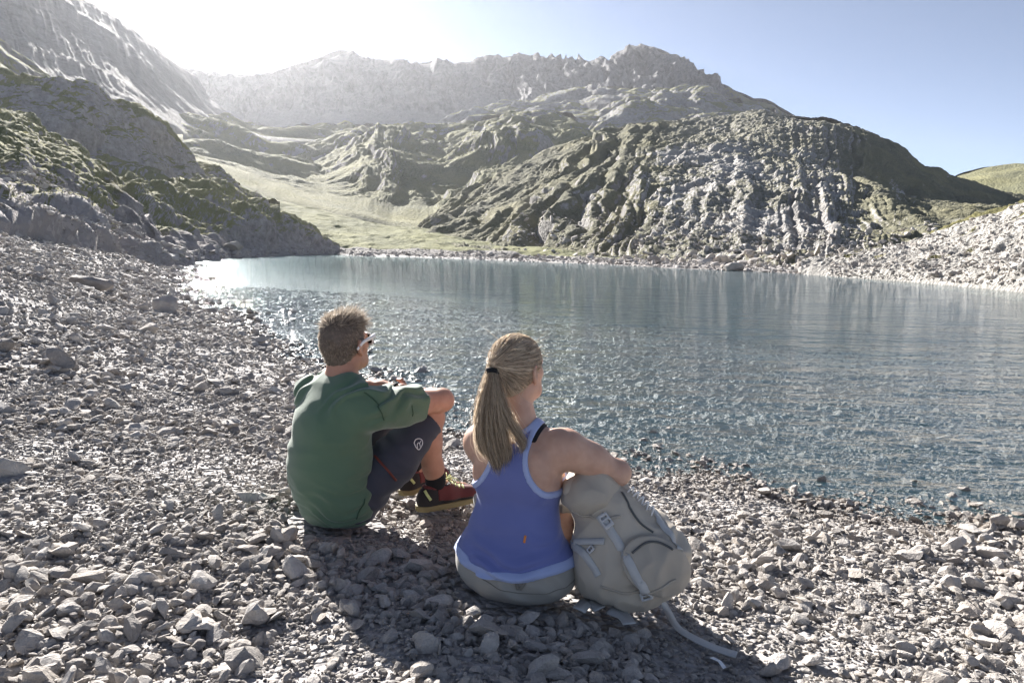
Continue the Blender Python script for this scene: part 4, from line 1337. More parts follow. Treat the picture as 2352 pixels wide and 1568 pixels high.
GREEN_D = cloth_mat("green_seam", (0.045, 0.085, 0.050), 1100, 0.8, 0.1)
lo, hi = bounds([mw(-0.32, -0.23, 0.0), mw(0.32, -0.23, 0.0), mw(-0.32, 0.35, 0.0), mw(0.32, 0.35, 0.68)], 0.03)
tee = part("t_shirt", shirt, lo, hi, 0.0055, GREEN, man)
tee_fn = shirt
seam("seam", tee_fn, [(836, 900), (868, 928), (882, 965), (888, 1002), (898, 1030)], 1.8, 3.2, 0.0026, GREEN_D, man, 0.0022)
seam("seam", tee_fn, [(960, 1010), (930, 1012), (905, 1024), (888, 1050), (860, 1095), (838, 1145), (818, 1190)], 1.8, 3.2, 0.0026, GREEN_D, man, 0.0022)
seam("sleeve_hem", tee_fn, [(946, 930), (947, 955), (942, 985), (934, 1004)], 1.8, 3.2, 0.0018, GREEN_D, man, 0.0016)

# shorts
SHO = Field()
SHO.ell(mw(0, 0.040, 0.112), V3(0.174, 0.130, 0.118), MAN.M, 0.05)
for i in (0, 1):
    SHO.chain([HIP[i], (HIP[i] + KN[i]) / 2 + V3(0, 0, -0.012), HIP[i] + (KN[i] - HIP[i]) * 1.02], [0.092, 0.092, 0.074], 0.05)
kcut = [(HIP[i] + (KN[i] - HIP[i]) * 0.97, (KN[i] - HIP[i]) / np.linalg.norm(KN[i] - HIP[i])) for i in (0, 1)]
def shorts(p):
    q = MAN.l(p)
    d = SHO(p)
    d = d - 0.0045 * folds(q, (0.6, 0.9, 1.2), 62, 15) - 0.003 * perlin(q * 16, 18)
    for c, a in kcut:
        d = np.maximum(d, np.where(((p - c.astype(np.float32)) ** 2).sum(1) < 0.035, (p - c.astype(np.float32)) @ a.astype(np.float32), -1))
    return np.maximum(d, 0.012 - q[:, 2])
NAVY = cloth_mat("slate_softshell", (0.042, 0.047, 0.064), 1300, 0.65, 0.15)
lo, hi = bounds([mw(-0.3, -0.2, 0), mw(0.32, -0.2, 0), mw(-0.3, 0.5, 0), mw(0.32, 0.5, 0.53)], 0.03)
part("shorts", shorts, lo, hi, 0.0055, NAVY, man)
RED_D = plain_mat("rust_zip", (0.14, 0.035, 0.025), 0.6)
WHITE = plain_mat("white_print", (0.80, 0.80, 0.80), 0.5)
seam("zip", shorts, [(860, 1046), (876, 1064), (896, 1086), (910, 1103)], 1.8, 3.4, 0, RED_D, man, 0.002, 24, flat=(0.0045, 0.0015))
# emblem on the thigh: a rounded shield outline with an inner branching stroke
lg = [(951, 1017), (955, 1009), (964, 1007), (970, 1012), (969, 1022), (962, 1032), (955, 1026), (951, 1017)]
seam("emblem", shorts, lg, 1.8, 3.4, 0.0019, WHITE, man, 0.001, 40)
seam("emblem", shorts, [(959, 1028), (958, 1021), (961, 1016), (964, 1020), (965, 1026)], 1.8, 3.4, 0.0015, WHITE, man, 0.001, 20)
seam("emblem", shorts, [(963, 1018), (967, 1012)], 1.8, 3.4, 0.0015, WHITE, man, 0.001, 8)

# socks and shoes
BLACK = cloth_mat("black_knit", (0.015, 0.015, 0.017), 700, 0.9, 0.1)
SH_BLK = cloth_mat("black_suede", (0.030, 0.027, 0.028), 500, 0.75, 0.2)
SH_RED = cloth_mat("red_mesh", (0.13, 0.034, 0.034), 500, 0.7, 0.2)
SOLE = plain_mat("mustard_sole", (0.27, 0.225, 0.11), 0.7)
LACE = plain_mat("lime_lace", (0.62, 0.68, 0.30), 0.7)
def shoe(ank, yaw, pitch):
    S = Frame(ank + V3(0, 0, -0.085), yaw, pitch)
    w = S.w
    up = Field()
    up.ell(w(0, -0.035, 0.045), V3(0.038, 0.050, 0.052), S.M, 0.02)
    up.chain([w(0, -0.045, 0.035), w(0, 0.05, 0.045), w(0.0, 0.150, 0.030)], [0.037, 0.041, 0.034], 0.03)
    up.ell(w(0, 0.155, 0.030), V3(0.044, 0.058, 0.030), S.M, 0.02)
    up.cap(w(0, -0.02, 0.075), w(0, 0.03, 0.085), 0.036, 0.033, 0.03)
    def upper(p):
        q = S.l(p)
        d = np.maximum(up(p), 0.012 - q[:, 2])
        hole = np.sqrt((q[:, 0] / 0.030) ** 2 + ((q[:, 1] + 0.002) / 0.046) ** 2) - 1
        d = np.maximum(d, np.minimum(0.088 - q[:, 2], hole * 0.02) * -1 if False else q[:, 2] - 0.100 - 0.15 * np.clip(-q[:, 1], 0, 0.1))
        return d
    def red(p):
        q = S.l(p)
        panel = np.maximum(0.032 + 0.10 * np.clip(0.06 - q[:, 1], 0, 1) - q[:, 2], np.abs(q[:, 1] - 0.085) - 0.095)
        collar = np.abs(q[:, 2] - 0.096 - 0.15 * np.clip(-q[:, 1], 0, 0.1)) - 0.010
        return np.maximum(upper(p) - 0.0025 if False else up(p) - 0.003, np.minimum(panel, np.maximum(collar, q[:, 2] - 0.102 - 0.15 * np.clip(-q[:, 1], 0, 0.1))))
    def redc(p):
        q = S.l(p)
        return np.maximum(red(p), q[:, 2] - 0.098 - 0.15 * np.clip(-q[:, 1], 0, 0.1))
    def sole(p):
        q = S.l(p)
        wd = 0.040 + 0.008 * np.sin(np.clip((q[:, 1] + 0.09) / 0.3, 0, 1) * 3.0)
        cy = np.clip(q[:, 1], -0.048, 0.165)
        d2 = np.sqrt(q[:, 0] ** 2 * (0.047 / wd) ** 2 + (q[:, 1] - cy) ** 2) - 0.047
        toe = 0.10 * np.clip(q[:, 1] - 0.13, 0, 1)
        return np.maximum(d2, np.abs(q[:, 2] - 0.008 - toe) - 0.0125)
    lo, hi = bounds([w(-0.06, -0.12, -0.02), w(0.06, -0.12, 0), w(-0.06, 0.24, 0), w(0.06, 0.24, 0.14)], 0.015)
    o = part("shoe", upper, lo, hi, 0.0042, SH_BLK, man)
    part("sole", sole, lo, hi, 0.0042, SOLE, o)
    part("panel", redc, lo, hi, 0.0042, SH_RED, o)
    L = []
    for k in range(5):
        y = 0.050 + 0.017 * k
        pts = [onto(up, w(np.array([[sx * 0.026, y + 0.006 * (sx > 0), 0.11 - 0.01 * k]])), 0.004)[0] for sx in (-1, -0.4, 0.4, 1)]
        L.append(tube(spline(pts, 8), 0.0022))
        pts = [onto(up, w(np.array([[sx * 0.026, y + 0.012 - 0.010 * sx, 0.11 - 0.01 * k]])), 0.005)[0] for sx in (1, 0.4, -0.4, -1)]
        L.append(tube(spline(pts, 8), 0.0022))
    for sx in (-1, 1):
        b = onto(up, w(np.array([[0.0, 0.052, 0.115]])), 0.006)[0]
        L.append(tube(spline([b, b + S.M @ V3(sx * 0.03, 0.01, 0.014), b + S.M @ V3(sx * 0.045, 0.02, -0.012), b + S.M @ V3(sx * 0.02, 0.012, 0.0)], 12), 0.002))
        L.append(tube(spline([b, b + S.M @ V3(sx * 0.032, 0.03, 0.002), b + S.M @ V3(sx * 0.05, 0.045, -0.030)], 10), 0.002))
    v, f = join(L)
    new_mesh("lace", v, f, LACE, o)
    pl = onto(up, w(np.array([[0.030, -0.075, 0.10], [0.036, -0.06, 0.075], [0.038, -0.045, 0.05]])), 0.003)
    v, f = tube(spline(pl, 8), 0, flat=(0.006, 0.0012, grad(up, spline(pl, 8))))
    new_mesh("heel_tape", v, f, LACE, o)
    return o
for i, (yw, pt) in enumerate(((R_(40), R_(2)), (R_(58), R_(0)))):
    shoe(AN[i], yw, pt)
    d = KN[i] - AN[i]; d = d / np.linalg.norm(d)
    sk = Field().chain([AN[i] + V3(0, 0, -0.03), AN[i] + d * 0.035, AN[i] + d * 0.072], [0.040, 0.0395, 0.041], 0.02)
    cc, dd = (AN[i] + d * 0.07).astype(np.float32), d.astype(np.float32)
    part("sock", lambda p: np.maximum(sk(p), (p - cc) @ dd), AN[i] - 0.12, AN[i] + 0.14, 0.005, BLACK, man)

# sunglasses
GLW = plain_mat("white_plastic", (0.78, 0.77, 0.76), 0.3, 0.5)
LENS = plain_mat("dark_lens", (0.01, 0.01, 0.012), 0.08, 0.5)
hw_ = HEAD_M.w
P = []
for sx in (-1, 1):
    tp = spline([hw_(sx * 0.088, -0.036, -0.016), hw_(sx * 0.091, 0.0, 0.006), hw_(sx * 0.087, 0.05, 0.010), hw_(sx * 0.076, 0.096, 0.010)], 14)
    P.append(tube(tp, 0, flat=(np.linspace(0.0045, 0.0095, 14), 0.0022, HEAD_M.M @ V3(sx, 0, 0))))
    a = np.linspace(0, 2 * math.pi, 25)
    ring = np.stack([hw_(sx * (0.036 + 0.033 * np.sign(math.cos(t)) * abs(math.cos(t)) ** 0.7), 0.100 - 0.012 * abs(math.cos(t) + 1) / 2 * (1 if sx * math.cos(t) * sx > 0 else 0.3), -0.006 + 0.023 * np.sign(math.sin(t)) * abs(math.sin(t)) ** 0.7) for t in a])
    P.append(tube(ring, 0.0042, cap=False))
P.append(tube(spline([hw_(-0.008, 0.108, 0.004), hw_(0, 0.112, 0.006), hw_(0.008, 0.108, 0.004)], 6), 0.003))
v, f = join(P)
gl = new_mesh("sunglasses", v, f, GLW, man)
for sx in (-1, 1):
    F = Field().box(hw_(sx * 0.036, 0.097, -0.006), V3(0.033, 0.0015, 0.023), HEAD_M.M, 0.0012)
    part("lens", F, hw_(sx * 0.036, 0.097, -0.006) - 0.045, hw_(sx * 0.036, 0.097, -0.006) + 0.045, 0.0022, LENS, gl)
# wrist watch
wd = (WR_L - EL_L) / np.linalg.norm(WR_L - EL_L)
a = np.linspace(0, 2 * math.pi, 19)
u1 = np.cross(wd, V3(0, 0, 1)); u1 /= np.linalg.norm(u1); u2 = np.cross(wd, u1)
ringp = np.stack([WR_L - wd * 0.025 + (u1 * math.cos(t) + u2 * math.sin(t)) * 0.034 for t in a])
v, f = tube(ringp, 0, flat=(0.010, 0.0022, ringp - (WR_L - wd * 0.025)), cap=False)
watch = new_mesh("watch_strap", v, f, BLACK, man)
for c in list(man.children): pass
adopt(man)
print("man", time.time() - T0)
# ---------------------------------------------------------------- woman
WX, WY = 0.022, 2.12
WZ = ground_at(WX, WY) + 0.004
WOM = Frame((WX, WY, WZ), R_(20))
woman = person("person", "woman with blond ponytail and blue tank top leaning on the backpack", (WX, WY, WZ))
ww = WOM.w
SKIN_W = skin_mat("skin_fair", (0.56, 0.37, 0.28))
HEAD_W = Frame(ww(-0.020, 0.045, 0.750), R_(37), R_(3), R_(0))
S_R, S_L = ww(0.158, 0.020, 0.505), ww(-0.134, 0.030, 0.490)
E_R, E_L = at_range(1418, 1085, 2.17), ww(-0.150, 0.290, 0.385)
W_R, W_L = E_R + V3(0.004, 0.205, -0.085), ww(-0.07, 0.420, 0.300)
WHIP = [ww(s * 0.095, 0.02, 0.105) for s in (-1, 1)]
WKN = [ww(-0.150, 0.400, 0.340), ww(0.160, 0.385, 0.300)]
WAN = [ww(-0.090, 0.600, 0.075), ww(0.080, 0.590, 0.075)]
def torso_woman(F, g=0.0):
    F.ell(ww(0, 0.01, 0.105), V3(0.178 + g, 0.133 + g, 0.105 + g), WOM.M, 0.05)
    F.ell(ww(0, 0.02, 0.23), V3(0.136 + g, 0.100 + g, 0.14), WOM.M, 0.06)
    F.ell(ww(0, 0.02, 0.395), V3(0.146 + g, 0.100 + g, 0.150), WOM.M, 0.05)
    F.cap(ww(-0.090, 0.035, 0.500), ww(0.108, 0.025, 0.503), 0.050 + g, None, 0.05)
    F.cap(ww(-0.035, 0.030, 0.545), ww(0.030, 0.030, 0.545), 0.040 + g, None, 0.05)
    for s in (-1, 1):
        F.ell(ww(s * 0.070, 0.115, 0.370), V3(0.060 + g, 0.055 + g, 0.058 + g), WOM.M, 0.03)
        F.ell(ww(s * 0.080, -0.050, 0.430), V3(0.045 + g, 0.024 + g, 0.070 + g), WOM.M, 0.05)
    return F
wb = torso_woman(Field())
for S, E, W in ((S_R, E_R, W_R), (S_L, E_L, W_L)):
    wb.ell(S, V3(0.052, 0.052, 0.052), None, 0.05)
    wb.chain([S, S + (E - S) * 0.45, E], [0.050, 0.047, 0.038], 0.045)
    wb.ell(E, V3(0.041, 0.041, 0.040), None, 0.015)
    wb.chain([E, E + (W - E) * 0.3, W], [0.038, 0.039, 0.024], 0.02)
hand(wb, W_R, W_R + (W_R - E_R) * 0.28, (W_R - E_R), V3(-1, 0, 0.3), 0.9)
hand(wb, W_L, W_L + (W_L - E_L) * 0.30, (W_L - E_L), V3(0.3, 0, 1), 0.9)
for i in (0, 1):
    fw = WOM.M[:, 1]
    wb.chain([WHIP[i], (WHIP[i] + WKN[i]) / 2, WKN[i]], [0.090, 0.074, 0.052], 0.04)
    d = WAN[i] - WKN[i]
    wb.chain([WKN[i], WKN[i] + d * 0.35 - V3(0, 0, 0.02), WAN[i]], [0.050, 0.050, 0.033], 0.03)
    wb.chain([WAN[i] + V3(0, 0, -0.02), WAN[i] + fw * 0.13 + V3(0, 0, -0.045)], [0.034, 0.024], 0.02)
wb.chain([ww(-0.004, 0.02, 0.51), ww(-0.01, 0.030, 0.60), HEAD_W.w(0, -0.012, -0.05)], [0.056, 0.047, 0.047], 0.03)
head_field(wb, HEAD_W, 0.95, True)
lo, hi = bounds([ww(-0.35, -0.2, -0.02), ww(0.3, -0.2, 0), ww(-0.3, 0.8, 0), ww(0.3, 0.8, 0), HEAD_W.w(0, 0, 0.12), E_R, W_R + V3(0, 0.2, 0)], 0.05)
part("body", wb, lo, hi, 0.0050, SKIN_W, woman)

# tank top with lighter binding
TKF = torso_woman(Field(), 0.007)
TKF.ell(ww(0, -0.025, 0.21), V3(0.150, 0.085, 0.11), WOM.M, 0.05)
TKF.ell(ww(0, 0.0, 0.118), V3(0.203, 0.160, 0.112), WOM.M, 0.05)
def tank_cut(q):
    """positive inside the cloth's pattern: below the neckline, outside the arm holes"""
    x, y, z = np.abs(q[:, 0]), q[:, 1], q[:, 2]
    arm = np.sqrt(((x - 0.180) / 0.122) ** 2 + ((z - 0.505) / 0.140) ** 2)
    arm = (arm - 1) * 0.125
    nk = np.sqrt((x / 0.062) ** 2 + ((z - 0.625) / 0.070) ** 2)
    front = sstep(y, 0.0, 0.06)
    nk = (nk - 1) * 0.07
    nkf = (np.sqrt((x / 0.075) ** 2 + ((z - 0.58) / 0.13) ** 2) - 1) * 0.08
    neck = np.where(y > 0.05, nkf, nk)
    return np.minimum(arm, neck)
def tank_body(p):
    q = WOM.l(p)
    z = q[:, 2]
    low = (1 - sstep(z, 0.16, 0.30))
    return TKF(p) - 0.0075 * (1 - 0.6 * sstep(np.abs(q[:, 0]), 0.08, 0.14)) * low * np.sin(z * 105 - 12 * np.abs(q[:, 0]) + 7 * perlin(q * 7, 25)) - 0.003 * perlin(q * np.array([6, 6, 10], np.float32), 26) + 0.008 * low * (np.abs(perlin(q * np.array([6, 6, 20], np.float32) + 3, 82)) - 0.25)
def tank(p):
    q = WOM.l(p)
    hem = 0.118 + 0.022 * sstep(np.abs(q[:, 0]), 0.05, 0.17)
    return np.maximum(np.maximum(tank_body(p), -tank_cut(q)), hem - q[:, 2])
def tank_edge(p):
    q = WOM.l(p)
    c = tank_cut(q)
    hem = 0.118 + 0.022 * sstep(np.abs(q[:, 0]), 0.05, 0.17)
    band = np.minimum(np.maximum(c - 0.015, -0.002 - c), np.maximum(q[:, 2] - hem - 0.030, hem - q[:, 2] - 0.001))
    return np.maximum(np.maximum(tank_body(p) - 0.0022, band), np.maximum(-0.002 - c, hem - 0.001 - q[:, 2]))
BLUE = cloth_mat("blue_jersey", (0.14, 0.165, 0.38), 1200, 0.6, 0.25)
LILAC = cloth_mat("lilac_binding", (0.34, 0.40, 0.62), 900, 0.7, 0.2)
lo, hi = bounds([ww(-0.24, -0.2, 0.08), ww(0.24, -0.2, 0.08), ww(-0.24, 0.23, 0.08), ww(0.24, 0.23, 0.6)], 0.02)
part("tank_top", tank, lo, hi, 0.0048, BLUE, woman)
part("binding", tank_edge, lo, hi, 0.0040, LILAC, woman)
BRA = Field()
torso_woman(BRA, 0.0055)
def bra(p):
    q = WOM.l(p)
    c = tank_cut(q)
    return np.maximum(BRA(p), np.maximum(np.maximum(-0.014 - c, c - 0.012), np.maximum(0.53 - q[:, 2], np.abs(q[:, 0]) - 0.085)))
part("undershirt", bra, lo, hi, 0.0042, BLACK, woman)

# trousers
TRF = Field()
TRF.ell(ww(0, 0.0, 0.100), V3(0.194, 0.150, 0.112), WOM.M, 0.05)
for i in (0, 1):
    TRF.chain([WHIP[i], (WHIP[i] + WKN[i]) / 2, WHIP[i] + (WKN[i] - WHIP[i]) * 0.93], [0.104, 0.092, 0.074], 0.05)
wcut = [(WHIP[i] + (WKN[i] - WHIP[i]) * 0.86, (WKN[i] - WHIP[i]) / np.linalg.norm(WKN[i] - WHIP[i])) for i in (0, 1)]
def trousers(p):
    q = WOM.l(p)
    d = TRF(p) - 0.007 * folds(q, (1.0, 0.8, 1.2), 55, 35) - 0.003 * perlin(q * 14, 38)
    for c, a in wcut:
        d = np.maximum(d, np.where(((p - c.astype(np.float32)) ** 2).sum(1) < 0.03, (p - c.astype(np.float32)) @ a.astype(np.float32), -1))
    top = 0.175 - 0.10 * np.clip(q[:, 1], -0.2, 0.1) * 0
    return np.maximum(np.maximum(d, q[:, 2] - np.where(q[:, 1] < 0.12, 0.145, 1.0)), 0.008 - q[:, 2])
BEIGE = cloth_mat("grey_beige_canvas", (0.33, 0.31, 0.275), 800, 0.85, 0.15)
BEIGE_D = cloth_mat("grey_beige_loop", (0.20, 0.185, 0.16), 800, 0.85, 0.15)
lo, hi = bounds([ww(-0.32, -0.2, -0.01), ww(0.34, -0.2, 0), ww(-0.3, 0.5, 0), ww(0.34, 0.5, 0.45)], 0.02)
part("shorts", trousers, lo, hi, 0.0055, BEIGE, woman)
for px_ in ([(1186, 1318), (1190, 1352)], [(1214, 1322), (1194, 1352)]):
    seam("belt_loop", trousers, px_, 1.5, 3.0, 0, BEIGE_D, woman, 0.003, 8, flat=(0.005, 0.002))
seam("seam", trousers, [(1078, 1300), (1130, 1342), (1200, 1362), (1270, 1358), (1320, 1330)], 1.5, 3.0, 0.0016, BEIGE_D, woman, 0.0006, 40)
ORANGE = plain_mat("orange_print", (0.75, 0.25, 0.05), 0.6)
seam("tag", tank, [(1207, 1229), (1204, 1246)], 1.5, 3.0, 0, ORANGE, woman, 0.001, 6, flat=(0.0035, 0.0006))
SNK = plain_mat("dark_trail_shoe", (0.05, 0.05, 0.055), 0.7)
for i in (0, 1):
    F = Field().chain([WAN[i] + V3(0, 0, -0.03) - WOM.M[:, 1] * 0.03, WAN[i] + WOM.M[:, 1] * 0.15 + V3(0, 0, -0.048)], [0.044, 0.036], 0.02)
    F.cap(WAN[i], WAN[i] + V3(0, 0, -0.03), 0.040, 0.042, 0.02)
    zc = WAN[i][2] - 0.080
    part("shoe", lambda p: np.maximum(F(p), np.float32(zc) - p[:, 2]), WAN[i] - 0.24, WAN[i] + 0.26, 0.008, SNK, woman)

# hair pulled back into a ponytail
TIE_L = V3(0.0, -0.118, 0.028)
TIE = HEAD_W.w(*TIE_L)
def hair_cap_w(p):
    q = HEAD_W.l(p)
    x, y, z = q[:, 0], q[:, 1], q[:, 2]
    r = np.array([0.080, 0.102, 0.093], np.float32)
    c = q - np.array([0, -0.012, 0.014], np.float32)
    k0 = np.sqrt(((c / r) ** 2).sum(1)); k1 = np.sqrt(((c / (r * r)) ** 2).sum(1))
    d = k0 * (k0 - 1) / np.maximum(k1, 1e-6)
    t = np.sqrt(((q - np.array([0, -0.104, 0.024], np.float32)) ** 2).sum(1)) - 0.022
    h = np.clip(0.5 + 0.5 * (d - t) / 0.035, 0, 1)
    d = d + (t - d) * h - 0.035 * h * (1 - h)
    lob = (np.sqrt((x / 0.058) ** 2 + ((y + 0.050) / 0.046) ** 2 + ((z + 0.050) / 0.060) ** 2) - 1) * 0.045
    h = np.clip(0.5 + 0.5 * (d - lob) / 0.03, 0, 1)
    d = d + (lob - d) * h - 0.03 * h * (1 - h)
    # combed grooves that run to the tie
    v_ = q - TIE_L.astype(np.float32)
    ang = np.arctan2(v_[:, 2], v_[:, 0] + 0 * y)
    d = d - 0.0022 * perlin(np.column_stack([ang * 9, 0 * ang, 0 * ang + 2]).astype(np.float32), 4)
    line = np.where(y > 0.0, 0.05 - 1.15 * np.clip(0.075 - y, -0.1, 0.1), -0.036 - 0.55 * (0.0 - y))
    line = np.maximum(line, -0.100 + 0.03 * (np.abs(x) / 0.06) ** 2)
    return np.maximum(d, (line - z) * 0.7)
lo, hi = HEAD_W.w(0, 0, 0) - 0.17, HEAD_W.w(0, 0, 0) + 0.17
hv2, hf2 = skin_mesh(hair_cap_w, lo, hi, 0.0042)
r = np.random.RandomState(9)
n = 5200
cidx = r.randint(len(hf2), size=n)
roots = (hv2[hf2[cidx]]).mean(1) + r.normal(size=(n, 3)) * 0.0015
paths_v, paths_f, o_ = [], [], 0
segs = 7
tt = np.linspace(0, 1, segs + 1)
to = TIE - roots
reach = np.clip(0.055 / np.maximum(np.linalg.norm(to, axis=1), 0.02), 0.25, 1.0) * r.uniform(0.6, 1.0, n)
cur = roots.copy(); pts = [cur.copy()]
for k in range(segs):
    stepv = (TIE - roots) * (reach / segs)[:, None]
    cur = cur + stepv
    cur = onto(hair_cap_w, cur, 0.0012 + 0.0012 * r.uniform(size=1)[0], 1)
    pts.append(cur.copy())
pts = np.stack(pts, 1)
side = np.cross(np.gradient(pts, axis=1), r.normal(size=(n, 1, 3)))
side /= np.maximum(np.linalg.norm(side, axis=2, keepdims=True), 1e-9)
wv = (0.0013 * (1 - tt ** 3 * 0.6))[None, :, None] * 0.5
Vs = np.stack([pts - side * wv, pts + side * wv], 2).reshape(-1, 3)
kk = np.arange(segs)[None] * 2 + np.arange(n)[:, None] * 2 * (segs + 1)
Fs = np.stack([kk, kk + 1, kk + 3, kk + 2], -1).reshape(-1, 4)
HAIR_W = hair_mat("hair_blond", (0.27, 0.20, 0.14), (0.82, 0.70, 0.54))
m_ = 170
rr_ = r.randint(len(roots), size=m_)
g_ = grad(hair_cap_w, roots[rr_])
fly = strands(roots[rr_], g_ + r.normal(size=(m_, 3)) * 0.9 + HEAD_W.M @ V3(0.3, 0.5, 0.1), r.uniform(0.015, 0.055, m_), 0.0009, (0, 0, -0.25), 6, 8, 0.5)
v, f = join([(hv2, hf2), (Vs, Fs), fly])
new_mesh("hair", v, f, HAIR_W, woman)
# the tail hangs from the tie along the back, thick in the middle, and ends in loose locks
def tail_pt(px, py, dy): return at_range(px, py, dy)
guides = []
base_r = np.hypot(*(TIE[:2]))
for gpx in ([(1130, 852), (1118, 900), (1112, 960), (1118, 1020), (1138, 1068), (1140, 1085)],
            [(1131, 852), (1128, 900), (1130, 960), (1140, 1020), (1148, 1062), (1140, 1100)],
            [(1132, 852), (1138, 900), (1148, 960), (1160, 1020), (1165, 1050), (1158, 1080)],
            [(1134, 852), (1142, 895), (1158, 945), (1184, 990), (1202, 1022), (1190, 1050)],
            [(1128, 852), (1114, 900), (1103, 955), (1101, 1005), (1110, 1035), (1128, 1050)]):
    dep = [0, -0.032, -0.040, -0.034, -0.024, -0.02]
    guides.append(spline([tail_pt(a, b, base_r + d) for (a, b), d in zip(gpx, dep)], 14))
guides = np.array(guides)
rad = np.interp(np.linspace(0, 1, 14), [0, 0.08, 0.35, 0.7, 1], [0.010, 0.012, 0.016, 0.015, 0.013])
v, f = guided(guides, rad * 0.80, 3600, 0.0013, 3, 0.0011)
v2, f2 = guided(guides, rad * 1.5, 420, 0.0011, 5, 0.0030)
v, f = join([(v, f), (v2, f2)])
new_mesh("ponytail", v, f, HAIR_W, woman)
a = np.linspace(0, 2 * math.pi, 17)
tn = (guides[:, 2] - guides[:, 0]).mean(0); tn /= np.linalg.norm(tn)
u1 = np.cross(tn, V3(0.2, 0.1, 1)); u1 /= np.linalg.norm(u1); u2 = np.cross(tn, u1)
tp = guides[:, 0].mean(0)
v, f = join([tube(np.stack([tp + tn * o + (u1 * math.cos(t) + u2 * math.sin(t)) * 0.019 for t in a]), 0.0048, cap=False) for o in (0.0, 0.007)])
new_mesh("hair_tie", v, f, BLACK, woman)
adopt(woman)
print("woman", time.time() - T0)

# ---------------------------------------------------------------- backpack
PKP = V3(0.36, 2.08, 0)
PKP[2] = ground_at(PKP[0], PKP[1])
pack = bpy.data.objects.new("backpack", None); COL.objects.link(pack); pack.location = PKP
tag(pack, "bulky grey green hiking backpack leaning against the woman's right side on the shingle", "backpack")
PTOP = at_range(1362, 1146, 2.14)
PB1, PB2 = at_range(1400, 1288, 2.09), at_range(1475, 1293, 2.11)
PK = Field()
PK.cap(PB1, PB2, 0.118, 0.122, 0.05)
PK.cap(PTOP, (PB1 + PB2) / 2, 0.082, 0.135, 0.06)
PK.cap(PTOP, at_range(1330, 1130, 2.10), 0.075, 0.050, 0.04)
PK.cap(at_range(1440, 1165, 2.16), at_range(1520, 1270, 2.10), 0.060, 0.090, 0.06)
PKR = Frame(PKP, 0)
def pack_fn(p):
    q = (p - PKP.astype(np.float32))
    d = PK(p)
    d = d - 0.010 * perlin(q * 8, 55) - 0.008 * folds(q, (1.0, 0.3, -1.2), 40, 57) - 0.008 * (0.6 - 2 * np.abs(perlin(q * np.array([13, 13, 9], np.float32), 59))) - 0.002 * perlin(q * 30, 58)
    return np.maximum(d, np.float32(PKP[2] + 0.004) - p[:, 2])
PACKM = cloth_mat("grey_olive_nylon", (0.48, 0.42, 0.34), 700, 0.6, 0.1)
PACKD = cloth_mat("dark_olive_nylon", (0.41, 0.36, 0.295), 700, 0.6, 0.1)
WEB = cloth_mat("grey_webbing", (0.50, 0.49, 0.47), 600, 0.8, 0.1)
BUCK = plain_mat("grey_plastic", (0.55, 0.54, 0.53), 0.4, 0.5)
lo, hi = bounds([PKP + V3(-0.25, -0.22, 0), PKP + V3(0.28, 0.32, 0.5)], 0.03)
part("main_bag", pack_fn, lo, hi, 0.0055, PACKM, pack)
LIDF = Field().cap(PTOP + V3(-0.02, -0.02, 0.03), at_range(1335, 1140, 2.08), 0.078, 0.052, 0.04)
LIDF.cap(PTOP + V3(-0.01, -0.02, 0.03), PTOP + V3(0.07, 0.05, -0.005), 0.070, 0.060, 0.05)
def lid_fn(p):
    q = (p - PKP.astype(np.float32))
    return LIDF(p) - 0.007 * (0.6 - 2 * np.abs(perlin(q * 13, 66))) - 0.005 * perlin(q * 12, 65) - 0.004 * folds(q, (1, 0.2, 1), 45, 67)
part("lid", lid_fn, PTOP - 0.2, PTOP + 0.2, 0.006, PACKD, pack)
def pocket_fn(p):
    q = (p - PKP.astype(np.float32))
    d = PK(p) - 0.020 - 0.006 * perlin(q * 11, 75) - 0.007 * (0.5 - 2 * np.abs(perlin(q * 15, 76)))
    pc = POC.astype(np.float32)
    e = (p - pc) @ POM.astype(np.float32)
    lim = np.sqrt((e[:, 0] / 0.105) ** 2 + (e[:, 1] / 0.085) ** 2) - 1
    return np.maximum(d, lim * 0.08)
_v = ray(1490, 1300); _v /= np.linalg.norm(_v)
_a = np.cross(_v, V3(0.35, 0, 1)); _a /= np.linalg.norm(_a)
POM = np.stack([_a, np.cross(_a, _v), _v], 1)
POC = march(pack_fn, 1508, 1300, 1.4, 3.2)
part("pocket", pocket_fn, POC - 0.17, POC + 0.17, 0.0055, PACKD, pack)
pall = lambda p: np.minimum(np.minimum(pack_fn(p), lid_fn(p)), pocket_fn(p))
ZIPM = plain_mat("zip_tape", (0.10, 0.10, 0.095), 0.5)
def strap(name, pix, hw, n=30, off=0.002, mat=None):
    return seam(name, pall, pix, 1.4, 3.2, 0, mat or WEB, pack, off, n, flat=(hw, 0.0014))
strap("strap", [(1376, 1182), (1400, 1215), (1430, 1265), (1458, 1318), (1484, 1362)], 0.0135)
strap("strap", [(1318, 1244), (1345, 1243), (1388, 1243)], 0.010)
strap("strap", [(1312, 1248), (1338, 1268), (1362, 1300), (1374, 1322)], 0.012)
strap("strap", [(1490, 1160), (1515, 1195), (1545, 1235), (1562, 1262)], 0.012)
strap("zip", [(1452, 1270), (1480, 1248), (1515, 1246), (1545, 1262)], 0.0032, mat=ZIPM)
strap("seam", [(1428, 1130), (1446, 1165), (1470, 1200), (1500, 1222)], 0.003, mat=ZIPM)
strap("seam", [(1380, 1345), (1440, 1362), (1500, 1358), (1552, 1330)], 0.004, mat=PACKD)
strap("seam", [(1310, 1170), (1340, 1185), (1385, 1192), (1425, 1185)], 0.004, mat=PACKD)
